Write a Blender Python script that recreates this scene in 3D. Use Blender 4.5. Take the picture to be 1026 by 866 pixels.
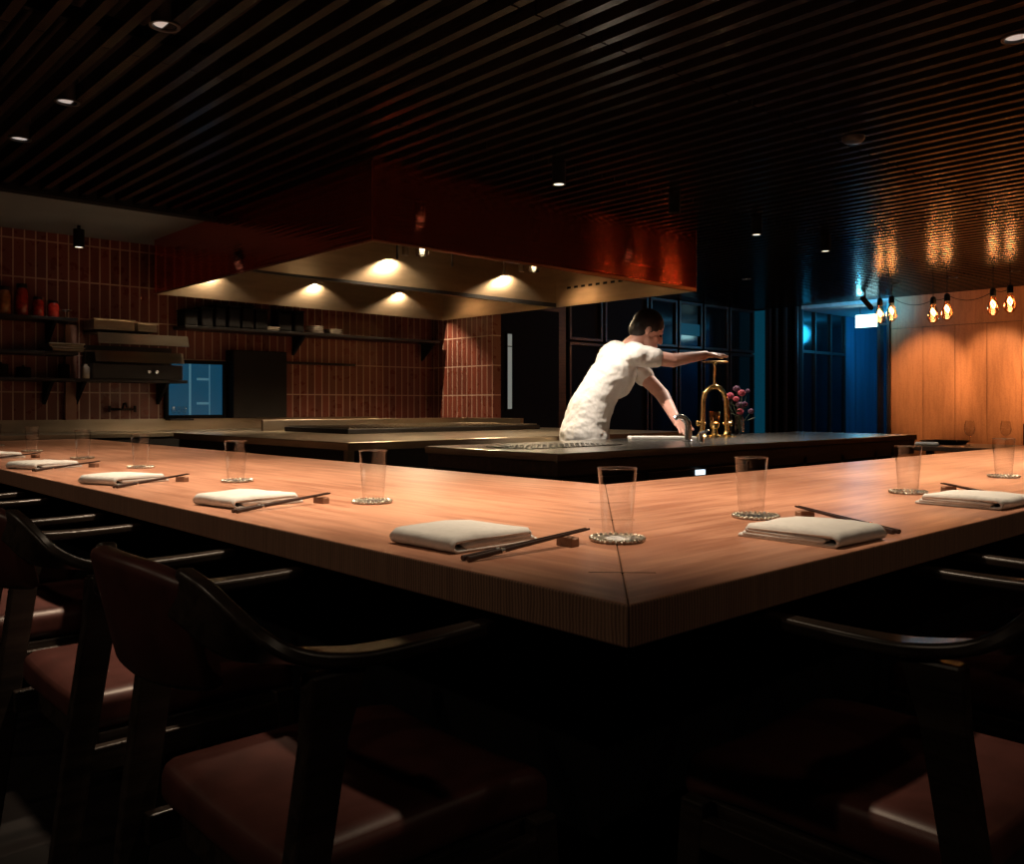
import bpy, bmesh, math, random
from mathutils import Vector, Matrix, noise
R = math.radians
random.seed(7)
scene = bpy.context.scene
COL = scene.collection
for o in list(bpy.data.objects):
    bpy.data.objects.remove(o)

# ------------------------------------------------------------------ camera
# X runs along the right-hand counter arm, Y along the left-hand arm, camera above the origin
TH = R(47.4)
cam_d = bpy.data.cameras.new('camera')
cam = bpy.data.objects.new('camera', cam_d)
COL.objects.link(cam)
cam.location = (0, 0, 1.07)
cam.rotation_euler = (R(90), 0, TH - R(90))
cam_d.sensor_width = 36
cam_d.lens = 36 * 879 / 1026
cam_d.shift_y = -27 / 1026
cam_d.clip_start = 0.02
scene.camera = cam

# ------------------------------------------------------------------ world, exposure
w = bpy.data.worlds.new('world')
scene.world = w
w.use_nodes = True
bg = w.node_tree.nodes['Background']
bg.inputs[0].default_value = (0.35, 0.5, 0.7, 1)
bg.inputs[1].default_value = 0.0015
vs = scene.view_settings
vs.view_transform = 'Standard'
vs.look = 'None'
vs.exposure = 0.0
vs.gamma = 1.0
vs.use_curve_mapping = False

WARM = (1.0, 0.76, 0.52)
WARM2 = (1.0, 0.75, 0.46)
NEUTRAL = (1.0, 0.86, 0.72)
BLUE = (0.02, 0.46, 0.9)
P_FILL = 13.5       # added fill lamps behind the seats, out of view
P_TABLE = 250.0      # downlights over the counter
P_HOOD = 84.0       # lamps in the hood
P_ISLAND = 140.0     # cylinder spots over the island
P_WASH = 185.0       # wall washers on the timber wall
P_BULB = 3.5        # filament bulbs
P_BLUE = 17.0       # blue lobby light


# ------------------------------------------------------------------ materials
def new_mat(name):
    m = bpy.data.materials.new(name)
    m.use_nodes = True
    nt = m.node_tree
    return m, nt, nt.nodes['Principled BSDF']


def nd(nt, kind, **kw):
    n = nt.nodes.new(kind)
    for k, v in kw.items():
        if k in n.inputs.keys():
            n.inputs[k].default_value = v
        else:
            setattr(n, k, v)
    return n


def simple(name, col, rough=0.5, metal=0.0, var=0.12, scale=20.0, bump=0.0, stretch=(1, 1, 1), spec=0.5, coat=0.0):
    m, nt, b = new_mat(name)
    tc = nd(nt, 'ShaderNodeTexCoord')
    mp = nd(nt, 'ShaderNodeMapping')
    mp.inputs['Scale'].default_value = stretch
    nt.links.new(tc.outputs['Object'], mp.inputs[0])
    nz = nd(nt, 'ShaderNodeTexNoise', Scale=scale, Detail=4.0)
    nt.links.new(mp.outputs[0], nz.inputs['Vector'])
    cr = nd(nt, 'ShaderNodeValToRGB')
    cr.color_ramp.elements[0].position = 0.3
    cr.color_ramp.elements[1].position = 0.7
    cr.color_ramp.elements[0].color = tuple(c * (1 - var) for c in col) + (1,)
    cr.color_ramp.elements[1].color = tuple(min(1, c * (1 + var)) for c in col) + (1,)
    nt.links.new(nz.outputs['Fac'], cr.inputs[0])
    nt.links.new(cr.outputs[0], b.inputs['Base Color'])
    b.inputs['Roughness'].default_value = rough
    b.inputs['Metallic'].default_value = metal
    b.inputs['Specular IOR Level'].default_value = spec
    b.inputs['Coat Weight'].default_value = coat
    if bump:
        bp = nd(nt, 'ShaderNodeBump', Strength=bump, Distance=0.004)
        nt.links.new(nz.outputs['Fac'], bp.inputs['Height'])
        nt.links.new(bp.outputs[0], b.inputs['Normal'])
    return m


def emit(name, col, strength):
    m, nt, b = new_mat(name)
    b.inputs['Base Color'].default_value = tuple(c * .5 for c in col) + (1,)
    b.inputs['Emission Color'].default_value = col + (1,)
    b.inputs['Emission Strength'].default_value = strength
    return m


def thin_glass(name, tint=(1, 1, 1), ior=1.5, rough=0.02, extra=0.0):
    m, nt, b = new_mat(name)
    nt.nodes.remove(b)
    out = nt.nodes['Material Output']
    tr = nd(nt, 'ShaderNodeBsdfTransparent')
    tr.inputs[0].default_value = tint + (1,)
    gl = nd(nt, 'ShaderNodeBsdfGlossy')
    gl.inputs['Roughness'].default_value = rough
    lw = nd(nt, 'ShaderNodeLayerWeight')
    lw.inputs['Blend'].default_value = 0.5
    pw = nd(nt, 'ShaderNodeMath', operation='POWER')
    pw.inputs[1].default_value = 2.4
    nt.links.new(lw.outputs['Facing'], pw.inputs[0])
    ad = nd(nt, 'ShaderNodeMath', operation='MULTIPLY_ADD')
    ad.use_clamp = True
    ad.inputs[1].default_value = (ior - 1) * 1.25
    ad.inputs[2].default_value = 0.03 + extra
    nt.links.new(pw.outputs[0], ad.inputs[0])
    mx = nd(nt, 'ShaderNodeMixShader')
    nt.links.new(ad.outputs[0], mx.inputs[0])
    nt.links.new(tr.outputs[0], mx.inputs[1])
    nt.links.new(gl.outputs[0], mx.inputs[2])
    nt.links.new(mx.outputs[0], out.inputs[0])
    return m


def wood(name, dark, light, axis='Y', rough=0.42, scale=6.0, stretch=14.0, bump=0.08, mottle=0.0, spec=0.5):
    m, nt, b = new_mat(name)
    tc = nd(nt, 'ShaderNodeTexCoord')
    mp = nd(nt, 'ShaderNodeMapping')
    sc = {'X': (1, stretch, stretch), 'Y': (stretch, 1, stretch), 'Z': (stretch, stretch, 1)}[axis]
    mp.inputs['Scale'].default_value = sc
    nt.links.new(tc.outputs['Object'], mp.inputs[0])
    nz = nd(nt, 'ShaderNodeTexNoise', Scale=scale * .5, Detail=6.0, Roughness=0.62, Distortion=0.5)
    nt.links.new(mp.outputs[0], nz.inputs['Vector'])
    n2 = nd(nt, 'ShaderNodeTexNoise', Scale=scale * 0.28, Detail=2.0)
    nt.links.new(tc.outputs['Object'], n2.inputs['Vector'])
    n3 = nd(nt, 'ShaderNodeTexNoise', Scale=60.0, Detail=2.0)
    nt.links.new(tc.outputs['Object'], n3.inputs['Vector'])
    mx = nd(nt, 'ShaderNodeMath', operation='MULTIPLY_ADD')
    mx.inputs[1].default_value = 0.35
    nt.links.new(n2.outputs['Fac'], mx.inputs[0])
    nt.links.new(nz.outputs['Fac'], mx.inputs[2])
    m2 = nd(nt, 'ShaderNodeMath', operation='MULTIPLY_ADD')
    m2.inputs[1].default_value = mottle
    nt.links.new(n3.outputs['Fac'], m2.inputs[0])
    nt.links.new(mx.outputs[0], m2.inputs[2])
    cr = nd(nt, 'ShaderNodeValToRGB')
    cr.color_ramp.elements[0].position = 0.53 + mottle * .4
    cr.color_ramp.elements[1].position = 0.80 + mottle * .6
    cr.color_ramp.elements[0].color = dark + (1,)
    cr.color_ramp.elements[1].color = light + (1,)
    nt.links.new(m2.outputs[0], cr.inputs[0])
    nt.links.new(cr.outputs[0], b.inputs['Base Color'])
    b.inputs['Roughness'].default_value = rough
    b.inputs['Specular IOR Level'].default_value = spec
    bp = nd(nt, 'ShaderNodeBump', Strength=bump, Distance=0.002)
    nt.links.new(nz.outputs['Fac'], bp.inputs['Height'])
    nt.links.new(bp.outputs[0], b.inputs['Normal'])
    return m


def tile_mat(name, along):
    """tall stack-bonded tiles 78 x 270 mm with pale grout; along = axis that runs along the wall"""
    m, nt, b = new_mat(name)
    tc = nd(nt, 'ShaderNodeTexCoord')
    sp = nd(nt, 'ShaderNodeSeparateXYZ')
    cb = nd(nt, 'ShaderNodeCombineXYZ')
    nt.links.new(tc.outputs['Object'], sp.inputs[0])
    nt.links.new(sp.outputs[along], cb.inputs[0])
    nt.links.new(sp.outputs['Z'], cb.inputs[1])
    br = nd(nt, 'ShaderNodeTexBrick', offset=0.0, squash=1.0)
    br.inputs['Color1'].default_value = (0.125, 0.034, 0.024, 1)
    br.inputs['Color2'].default_value = (0.20, 0.050, 0.033, 1)
    br.inputs['Mortar'].default_value = (0.48, 0.34, 0.28, 1)
    br.inputs['Scale'].default_value = 1.0
    br.inputs['Mortar Size'].default_value = 0.0055
    br.inputs['Mortar Smooth'].default_value = 0.2
    br.inputs['Brick Width'].default_value = 0.078
    br.inputs['Row Height'].default_value = 0.2925
    nt.links.new(cb.outputs[0], br.inputs['Vector'])
    nt.links.new(br.outputs['Color'], b.inputs['Base Color'])
    nz = nd(nt, 'ShaderNodeTexNoise', Scale=14.0, Detail=3.0)
    nt.links.new(tc.outputs['Object'], nz.inputs['Vector'])
    mr = nd(nt, 'ShaderNodeMapRange')
    mr.inputs['To Min'].default_value = 0.18
    mr.inputs['To Max'].default_value = 0.42
    nt.links.new(nz.outputs['Fac'], mr.inputs[0])
    nt.links.new(mr.outputs[0], b.inputs['Roughness'])
    iv = nd(nt, 'ShaderNodeMath', operation='SUBTRACT')
    iv.inputs[0].default_value = 1.0
    nt.links.new(br.outputs['Fac'], iv.inputs[1])
    bp = nd(nt, 'ShaderNodeBump', Strength=0.5, Distance=0.003)
    nt.links.new(iv.outputs[0], bp.inputs['Height'])
    nt.links.new(bp.outputs[0], b.inputs['Normal'])
    return m


def edge_mat(name):
    """the end-grain edge of the counter: fine upright dark lines"""
    m, nt, b = new_mat(name)
    tc = nd(nt, 'ShaderNodeTexCoord')
    sp = nd(nt, 'ShaderNodeSeparateXYZ')
    nt.links.new(tc.outputs['Object'], sp.inputs[0])
    a = nd(nt, 'ShaderNodeMath', operation='ADD')
    nt.links.new(sp.outputs['X'], a.inputs[0])
    nt.links.new(sp.outputs['Y'], a.inputs[1])
    nz = nd(nt, 'ShaderNodeTexNoise', Scale=22.0, Detail=2.0)
    nt.links.new(tc.outputs['Object'], nz.inputs['Vector'])
    jit = nd(nt, 'ShaderNodeMath', operation='MULTIPLY_ADD')
    jit.inputs[1].default_value = 0.006
    nt.links.new(nz.outputs['Fac'], jit.inputs[0])
    nt.links.new(a.outputs[0], jit.inputs[2])
    k = nd(nt, 'ShaderNodeMath', operation='MULTIPLY')
    k.inputs[1].default_value = 2 * math.pi / 0.0060
    nt.links.new(jit.outputs[0], k.inputs[0])
    s = nd(nt, 'ShaderNodeMath', operation='SINE')
    nt.links.new(k.outputs[0], s.inputs[0])
    n2 = nd(nt, 'ShaderNodeTexNoise', Scale=140.0, Detail=2.0)
    mp = nd(nt, 'ShaderNodeMapping')
    mp.inputs['Scale'].default_value = (1, 1, 0.04)
    nt.links.new(tc.outputs['Object'], mp.inputs[0])
    nt.links.new(mp.outputs[0], n2.inputs['Vector'])
    ad = nd(nt, 'ShaderNodeMath', operation='MULTIPLY_ADD')
    ad.inputs[1].default_value = 0.35
    nt.links.new(s.outputs[0], ad.inputs[0])
    nt.links.new(n2.outputs['Fac'], ad.inputs[2])
    cr = nd(nt, 'ShaderNodeValToRGB')
    cr.color_ramp.elements[0].position = 0.15
    cr.color_ramp.elements[1].position = 0.75
    cr.color_ramp.elements[0].color = (0.14, 0.074, 0.050, 1)
    cr.color_ramp.elements[1].color = (0.30, 0.165, 0.108, 1)
    nt.links.new(ad.outputs[0], cr.inputs[0])
    nt.links.new(cr.outputs[0], b.inputs['Base Color'])
    b.inputs['Roughness'].default_value = 0.6
    return m


def brushed(name, col, rough=0.3, var=.13, aniso=0.0, axis='Z', wave=0.0, wave_scale=1.2):
    m, nt, b = new_mat(name)
    tc = nd(nt, 'ShaderNodeTexCoord')
    nz = nd(nt, 'ShaderNodeTexNoise', Scale=3.0, Detail=5.0)
    mp = nd(nt, 'ShaderNodeMapping')
    mp.inputs['Scale'].default_value = (1, 1, 6)
    nt.links.new(tc.outputs['Object'], mp.inputs[0])
    nt.links.new(mp.outputs[0], nz.inputs['Vector'])
    cr = nd(nt, 'ShaderNodeValToRGB')
    cr.color_ramp.elements[0].position = 0.3
    cr.color_ramp.elements[1].position = 0.7
    cr.color_ramp.elements[0].color = tuple(c * (1 - var) for c in col) + (1,)
    cr.color_ramp.elements[1].color = tuple(min(1, c * (1 + var)) for c in col) + (1,)
    nt.links.new(nz.outputs['Fac'], cr.inputs[0])
    nt.links.new(cr.outputs[0], b.inputs['Base Color'])
    b.inputs['Metallic'].default_value = 1.0
    b.inputs['Roughness'].default_value = rough
    if aniso:
        b.inputs['Anisotropic'].default_value = aniso
        b.inputs['Anisotropic Rotation'].default_value = 0.25
        tg = nd(nt, 'ShaderNodeTangent', direction_type='RADIAL', axis=axis)
        nt.links.new(tg.outputs[0], b.inputs['Tangent'])
    if wave:
        n2 = nd(nt, 'ShaderNodeTexNoise', Scale=1.0, Detail=1.0)
        m2 = nd(nt, 'ShaderNodeMapping')
        m2.inputs['Scale'].default_value = wave_scale
        nt.links.new(tc.outputs['Object'], m2.inputs[0])
        nt.links.new(m2.outputs[0], n2.inputs['Vector'])
        bp = nd(nt, 'ShaderNodeBump', Strength=1.0, Distance=wave)
        nt.links.new(n2.outputs['Fac'], bp.inputs['Height'])
        nt.links.new(bp.outputs[0], b.inputs['Normal'])
    return m


M = {}
M['floor'] = simple('dark_floor', (0.008, 0.006, 0.006), 0.6, var=0.3, scale=3, spec=.2)
M['slat'] = wood('slat_wood', (0.008, 0.007, 0.0066), (0.016, 0.014, 0.013), 'Y', rough=0.22, bump=0.03, spec=0.14)
M['black'] = simple('black_paint', (0.006, 0.006, 0.007), 0.7, spec=0.15)
M['ceil'] = simple('black_ceiling', (0.006, 0.006, 0.007), 0.9)
M['plain_ceil'] = simple('grey_ceiling', (0.19, 0.225, 0.26), 0.5, var=0.1, scale=2)
M['dark_wall'] = simple('dark_wall', (0.012, 0.010, 0.010), 0.6, var=0.2, scale=4, spec=.2)
M['tile_x'] = tile_mat('wall_tile_back', 'X')
M['tile_y'] = tile_mat('wall_tile_side', 'Y')
M['panel'] = wood('timber_panel', (0.37, 0.155, 0.062), (0.48, 0.210, 0.086), 'Z', rough=0.5, scale=5, stretch=9, mottle=0.45)
M['ctop_y'] = wood('counter_wood_left', (0.31, 0.135, 0.082), (0.50, 0.255, 0.165), 'Y', rough=0.36, scale=6, stretch=11)
M['ctop_x'] = wood('counter_wood_right', (0.31, 0.135, 0.082), (0.50, 0.255, 0.165), 'X', rough=0.36, scale=6, stretch=11)
M['edge'] = edge_mat('counter_edge')
M['seam'] = simple('dark_seam', (0.03, 0.015, 0.010), 0.6)
M['frame_wood'] = wood('dark_chair_wood', (0.016, 0.011, 0.009), (0.040, 0.028, 0.022), 'X', rough=0.33, bump=0.05)
M['leather'] = simple('oxblood_leather', (0.078, 0.025, 0.021), 0.42, var=0.22, scale=16, bump=0.12)
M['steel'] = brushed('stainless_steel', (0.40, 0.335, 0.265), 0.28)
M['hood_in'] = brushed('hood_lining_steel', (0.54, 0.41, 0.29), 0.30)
M['steel_top'] = brushed('steel_worktop', (0.20, 0.185, 0.165), 0.24)
M['copper'] = brushed('dark_copper', (0.62, 0.125, 0.070), 0.085, var=.03, aniso=0.9, axis='Z', wave=0.0011, wave_scale=(1.6, 1.6, 60.0))
M['copper'].node_tree.nodes['Principled BSDF'].inputs['Metallic'].default_value = 0.91
M['trim_metal'] = brushed('copper_trim', (0.40, 0.20, 0.12), 0.35)
M['dark_steel'] = brushed('dark_steel', (0.05, 0.048, 0.05), 0.4)
M['stone'] = simple('dark_stone', (0.050, 0.048, 0.046), 0.22, var=0.35, scale=9, spec=0.6)
M['brown_edge'] = wood('dark_brown_board', (0.042, 0.022, 0.015), (0.085, 0.044, 0.028), 'X', rough=0.4)
M['brass'] = brushed('polished_brass', (0.95, 0.66, 0.28), 0.24)
M['chrome'] = brushed('chrome', (0.85, 0.85, 0.86), 0.22)
M['silver'] = simple('pierced_silver', (0.55, 0.51, 0.45), 0.3, metal=1.0, var=0.5, scale=140, bump=1.0)
M['linen'] = simple('white_linen', (0.60, 0.605, 0.60), 0.9, var=0.05, scale=60, bump=0.25)
M['lacquer'] = simple('dark_lacquer', (0.030, 0.014, 0.011), 0.3, var=0.3, scale=30)
M['silver_band'] = brushed('silver_band', (0.7, 0.68, 0.64), 0.25)
M['rest'] = wood('rest_wood', (0.17, 0.085, 0.05), (0.27, 0.14, 0.085), 'X', rough=0.5)
M['glass'] = thin_glass('clear_glass', (0.97, 0.965, 0.96), 1.55, 0.06, 0.05)
M['glass_rim'] = thin_glass('glass_rim', (0.86, 0.84, 0.82), 1.6, 0.05, 0.22)
M['dark_glass'] = simple('dark_glazing', (0.006, 0.010, 0.013), 0.10, var=0.3, scale=2, spec=0.7)
M['frame_dark'] = simple('dark_metal_frame', (0.030, 0.028, 0.030), 0.35, var=0.2)
M['blue_lit'] = emit('blue_lit_room', (0.004, 0.042, 0.080), 1.0)
M['blue_glow'] = emit('painted_blue_glow', (0.001, 0.030, 0.052), 1.0)  # blue light put into the colour: lit wall strip, glass reflection
M['blue_line'] = emit('blue_lit_line', (0.05, 0.13, 0.17), 1.0)
M['curtain'] = simple('lobby_panel', (0.06, 0.13, 0.22), 0.35, var=0.25, scale=3, stretch=(4, 4, .3))
M['lobby_ceil'] = simple('lobby_ceiling', (0.5, 0.55, 0.6), 0.7)
M['sign_face'] = emit('lit_sign_face', (0.50, 0.95, 1.0), 6.0)
M['lamp_lens'] = emit('lamp_lens', (1.0, 0.84, 0.62), 2.2)
M['lamp_lens_dim'] = emit('lamp_lens_dim', (1.0, 0.92, 0.84), 0.38)
M['hood_bulb'] = emit('hood_bulb', (1.0, 0.78, 0.45), 14.0)
M['filament'] = emit('filament', (1.0, 0.50, 0.18), 55.0)
M['amber_glass'] = thin_glass('amber_bulb_glass', (1.0, 0.72, 0.50), 1.5, 0.03, 0.03)
M['indicator'] = emit('indicator', (0.75, 0.9, 1.0), 1.6)
M['skin'] = simple('skin', (0.64, 0.34, 0.26), 0.5, var=0.08, scale=20)
M['cotton'] = simple('white_cotton', (0.74, 0.71, 0.66), 0.9, var=0.06, scale=25, bump=0.3)
M['apron'] = simple('off_white_apron', (0.52, 0.48, 0.43), 0.85, var=0.2, scale=25, bump=0.3)
M['trouser'] = simple('dark_trousers', (0.020, 0.020, 0.024), 0.85)
M['hair'] = simple('dark_hair', (0.014, 0.010, 0.009), 0.5, var=0.4, scale=60, bump=0.5)
M['eye'] = simple('eye', (0.05, 0.035, 0.03), 0.2)
M['petal_pink'] = simple('pink_petal', (0.48, 0.07, 0.13), 0.7)
M['petal_mauve'] = simple('mauve_petal', (0.13, 0.05, 0.12), 0.7)
M['leaf'] = simple('leaf', (0.035, 0.06, 0.025), 0.6)
M['jar_red'] = simple('red_preserve', (0.30, 0.020, 0.012), 0.15, var=0.4, scale=30, spec=0.8)
M['jar_amber'] = simple('amber_preserve', (0.26, 0.10, 0.025), 0.15, var=0.4, scale=30, spec=0.8)
M['board'] = simple('white_board', (0.80, 0.78, 0.74), 0.5)
M['ceramic'] = simple('pale_ceramic', (0.42, 0.37, 0.32), 0.25)
M['dark_box'] = simple('dark_container', (0.006, 0.005, 0.005), 0.7, spec=.15, var=0.3)


# ------------------------------------------------------------------ mesh helpers
def box(bm, x0, x1, y0, y1, z0, z1):
    v = [bm.verts.new((x, y, z)) for z in (z0, z1) for x, y in ((x0, y0), (x1, y0), (x1, y1), (x0, y1))]
    for f in ((3, 2, 1, 0), (4, 5, 6, 7), (0, 1, 5, 4), (1, 2, 6, 5), (2, 3, 7, 6), (3, 0, 4, 7)):
        bm.faces.new([v[i] for i in f])
    return v


def loft(bm, rings, cap=True, close=False):
    vr = [[bm.verts.new(p) for p in r] for r in rings]
    n = len(vr[0])
    pairs = list(zip(vr, vr[1:]))
    if close:
        pairs.append((vr[-1], vr[0]))
    for a, b in pairs:
        for i in range(n):
            j = (i + 1) % n
            bm.faces.new((a[i], a[j], b[j], b[i]))
    if cap and not close:
        bm.faces.new(list(reversed(vr[0])))
        bm.faces.new(vr[-1])
    return vr


def frame_of(d):
    d = d.normalized()
    up = Vector((0, 0, 1)) if abs(d.z) < 0.95 else Vector((1, 0, 0))
    u = d.cross(up).normalized()
    return u, u.cross(d).normalized()


def tube(bm, pts, r, seg=10, cap=True):
    pts = [Vector(p) for p in pts]
    rr = r if isinstance(r, (list, tuple)) else [r] * len(pts)
    rings = []
    u = None
    for i, p in enumerate(pts):
        d = (pts[min(i + 1, len(pts) - 1)] - pts[max(i - 1, 0)]).normalized()
        if u is None:
            u, v = frame_of(d)
        else:
            u = (u - d * u.dot(d)).normalized()
            v = u.cross(d).normalized()
        rings.append([p + (u * math.cos(2 * math.pi * k / seg) + v * math.sin(2 * math.pi * k / seg)) * rr[i] for k in range(seg)])
    loft(bm, rings, cap)


def lathe(bm, prof, seg=24, cx=0, cy=0):
    """prof: list of (r, z); open profile, ends at r=0 are closed by a tiny ring"""
    rings = [[(cx + max(r, 1e-4) * math.cos(2 * math.pi * k / seg), cy + max(r, 1e-4) * math.sin(2 * math.pi * k / seg), z) for k in range(seg)] for r, z in prof]
    loft(bm, rings, cap=False)


def disc_cyl(bm, cx, cy, z0, z1, r, seg=24):
    lathe(bm, [(0, z0), (r, z0), (r, z1), (0, z1)], seg, cx, cy)


def ellipsoid(bm, c, rad, rot=None, seg=16):
    r = bmesh.ops.create_uvsphere(bm, u_segments=seg, v_segments=max(6, seg // 2 + 2), radius=1.0)
    mt = Matrix.Translation(Vector(c)) @ ((rot.to_4x4() if rot is not None else Matrix.Identity(4))) @ Matrix.Diagonal((rad[0], rad[1], rad[2], 1))
    bmesh.ops.transform(bm, matrix=mt, verts=r['verts'])


def capsule(bm, p0, p1, r0, r1, seg=14):
    p0, p1 = Vector(p0), Vector(p1)
    d = (p1 - p0).normalized()
    pts, rr = [], []
    for k in range(6):
        a = math.pi / 2 * (1 - k / 5)
        pts.append(p0 - d * r0 * math.sin(a)); rr.append(max(r0 * math.cos(a), 1e-4))
    for k in range(6):
        a = math.pi / 2 * k / 5
        pts.append(p1 + d * r1 * math.sin(a)); rr.append(max(r1 * math.cos(a), 1e-4))
    tube(bm, pts, rr, seg)


def oval_tube(bm, secs, hr, seg=28):
    # secs: (centre, half depth, half width); closed with domed ends
    rings = []
    def ring(c, a, b):
        return [c + hr @ Vector((a * math.cos(2 * math.pi * k / seg), b * math.sin(2 * math.pi * k / seg), 0)) for k in range(seg)]
    c0, a0, b0 = secs[0]
    cn, an, bn = secs[-1]
    rings.append(ring(c0 + Vector((0, 0, .03)), a0 * .6, b0 * .6))
    rings += [ring(*s) for s in secs]
    rings.append(ring(cn - Vector((0, 0, .012)), an * .9, bn * .9))
    loft(bm, rings)


def rounded(bm, c, half, r, cuts=14, fn=None):
    t = bmesh.new()
    bmesh.ops.create_cube(t, size=2.0)
    bmesh.ops.subdivide_edges(t, edges=t.edges[:], cuts=cuts, use_grid_fill=True)
    half = Vector(half)
    for v in t.verts:
        # push the grid towards the edges so the rounding has vertices
        q = Vector([math.copysign(abs(a) ** 0.7, a) for a in v.co])
        p = Vector([q[i] * half[i] for i in range(3)])
        inner = Vector([max(-half[i] + r, min(half[i] - r, p[i])) for i in range(3)])
        dlt = p - inner
        p = inner + (dlt.normalized() * r if dlt.length > 1e-7 else dlt)
        if fn:
            p = fn(p)
        v.co = p + Vector(c)
    me = bpy.data.meshes.new('tmp')
    t.to_mesh(me)
    t.free()
    bm.from_mesh(me)
    bpy.data.meshes.remove(me)


def build(name, bm, m, parent=None, loc=None, bevel=0.0, smooth=False, seg=2, auto=None):
    bmesh.ops.recalc_face_normals(bm, faces=bm.faces[:])
    me = bpy.data.meshes.new(name)
    bm.to_mesh(me)
    bm.free()
    ms = m if isinstance(m, (list, tuple)) else [m]
    for k in ms:
        me.materials.append(k)
    o = bpy.data.objects.new(name, me)
    COL.objects.link(o)
    if parent is not None:
        o.parent = parent
    if loc is not None:
        o.location = loc
    if smooth or auto:
        for p in me.polygons:
            p.use_smooth = True
        if auto:
            try:
                me.set_sharp_from_angle(angle=R(auto))
            except Exception:
                pass
    if bevel:
        b = o.modifiers.new('bevel', 'BEVEL')
        b.width = bevel
        b.segments = seg
        b.limit_method = 'ANGLE'
    return o


def tag(o, label=None, cat=None, group=None, kind=None):
    if label: o['label'] = label
    if cat: o['category'] = cat
    if group: o['group'] = group
    if kind: o['kind'] = kind
    return o


def thing(name, label, cat, loc=(0, 0, 0), rz=0.0, group=None):
    o = bpy.data.objects.new(name, None)
    o.empty_display_size = 0.05
    COL.objects.link(o)
    o.location = loc
    o.rotation_euler = (0, 0, rz)
    return tag(o, label, cat, group)


def struct(name, bm, m, **kw):
    return tag(build(name, bm, m, **kw), kind='structure')


def dup(src, loc, rz, label=None, group=None):
    def cp(o, par):
        c = o.copy()
        COL.objects.link(c)
        c.parent = par
        for ch in list(o.children):
            cp(ch, c)
        return c
    r = cp(src, None)
    r.location = loc
    r.rotation_euler = (0, 0, rz)
    if label: r['label'] = label
    if group: r['group'] = group
    return r


def light(name, kind, loc, power, color, parent=None, target=None, angle=60, blend=0.6, size=0.03):
    d = bpy.data.lights.new(name, kind)
    d.energy = power
    d.color = color
    if kind == 'SPOT':
        d.spot_size = R(angle)
        d.spot_blend = blend
    if kind in ('SPOT', 'POINT'):
        d.shadow_soft_size = size
    if kind == 'AREA':
        d.size = size
    o = bpy.data.objects.new(name, d)
    COL.objects.link(o)
    if parent is not None:
        o.parent = parent
    o.location = loc
    if target is not None:
        o.rotation_euler = Vector(target).to_track_quat('-Z', 'Y').to_euler()
    return o


def quick(name, m, label, cat, loc, parts, group=None, rz=0):
    pass


# ================================================================== SETTING
CEIL = 2.41
bm = bmesh.new(); box(bm, -3, 14, -5, 7.6, -0.06, 0.0)
struct('floor', bm, M['floor'])
bm = bmesh.new(); box(bm, -3, 10.96, -5, 7.6, 2.52, 2.58)
struct('ceiling', bm, M['ceil'])
# timber slats, parallel to the left-hand counter arm
bm = bmesh.new()
x = -2.95
while x < 10.85:
    far = 6.0 if x < 5.70 else 6.84
    for y0, y1 in ((-4.9, 0.86), (0.868, 2.15), (2.158, 3.436), (3.444, far)):
        box(bm, x, x + 0.036, y0, y1, CEIL - 0.005, 2.47)
    x += 0.112
struct('trim_1', bm, M['slat'])
bm = bmesh.new()
for y in (0.864, 2.154, 3.44):
    box(bm, -2.95, 10.85, y - 0.02, y + 0.02, 2.47, 2.5201)
struct('trim_2', bm, M['black'])
# plain ceiling over the kitchen and its edge
bm = bmesh.new(); box(bm, -3, 5.69, 6.10, 7.5, CEIL, 2.52)
struct('ceiling_kitchen', bm, M['plain_ceil'])
bm = bmesh.new(); box(bm, -3, 5.69, 6.0, 6.10, 2.385, 2.52)
struct('trim_3', bm, M['black'])
bm = bmesh.new(); box(bm, -3, 5.69, 7.45, 7.55, 0, 2.52)
struct('wall_back', bm, M['tile_x'])
bm = bmesh.new(); box(bm, 5.69, 5.79, 6.46, 7.55, 0, 2.52)
struct('wall_return', bm, M['tile_y'])
bm = bmesh.new(); box(bm, -3.1, -3, -5, 7.6, 0, 2.52)
struct('wall_left', bm, M['dark_wall'])
bm = bmesh.new(); box(bm, -3, 14, -5.1, -5, 0, 2.52)
struct('wall_front', bm, M['dark_wall'])
bm = bmesh.new(); box(bm, 5.79, 10.9, 6.85, 6.95, 0, 2.52)
struct('wall_partition', bm, M['dark_wall'])

# timber wall on the right: separate boards with shadow gaps
bm = bmesh.new(); box(bm, 10.925, 10.98, -5, 4.86, 0, 2.52)
struct('wall_right', bm, M['dark_wall'])
edges = [4.86, 4.467, 4.097, 3.745, 3.38]
while edges[-1] > -4.6:
    edges.append(edges[-1] - 0.365)
bm = bmesh.new()
for a, b in zip(edges, edges[1:]):
    box(bm, 10.895, 10.926, b + 0.003, a - 0.003, 0.0, 2.018)
    box(bm, 10.895, 10.926, b + 0.0005, a - 0.0005, 2.024, 2.43)
struct('trim_4', bm, M['panel'])
bm = bmesh.new(); box(bm, 10.82, 10.8949, -5, 3.345, 0.0, 0.86)
struct('trim_5', bm, M['brown_edge'])

# glazed partition and the door with the narrow vision panel
def glazed(name, x0, x1, z0, z1, frame=0.035):
    bm = bmesh.new(); box(bm, x0, x1, 6.80, 6.8499, z0, z1)
    g = struct(name, bm, M['dark_glass'] if x0 > 8.5 else M['black'])
    bm = bmesh.new()
    for a, b in ((x0, x0 + frame), (x1 - frame, x1)):
        box(bm, a, b, 6.77, 6.80, z0, z1)
    for a, b in ((z0, z0 + frame), (z1 - frame, z1)):
        box(bm, x0 + frame, x1 - frame, 6.77, 6.80, a, b)
    build('frame', bm, M['frame_dark'], g, bevel=0.004)
    return g


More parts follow.
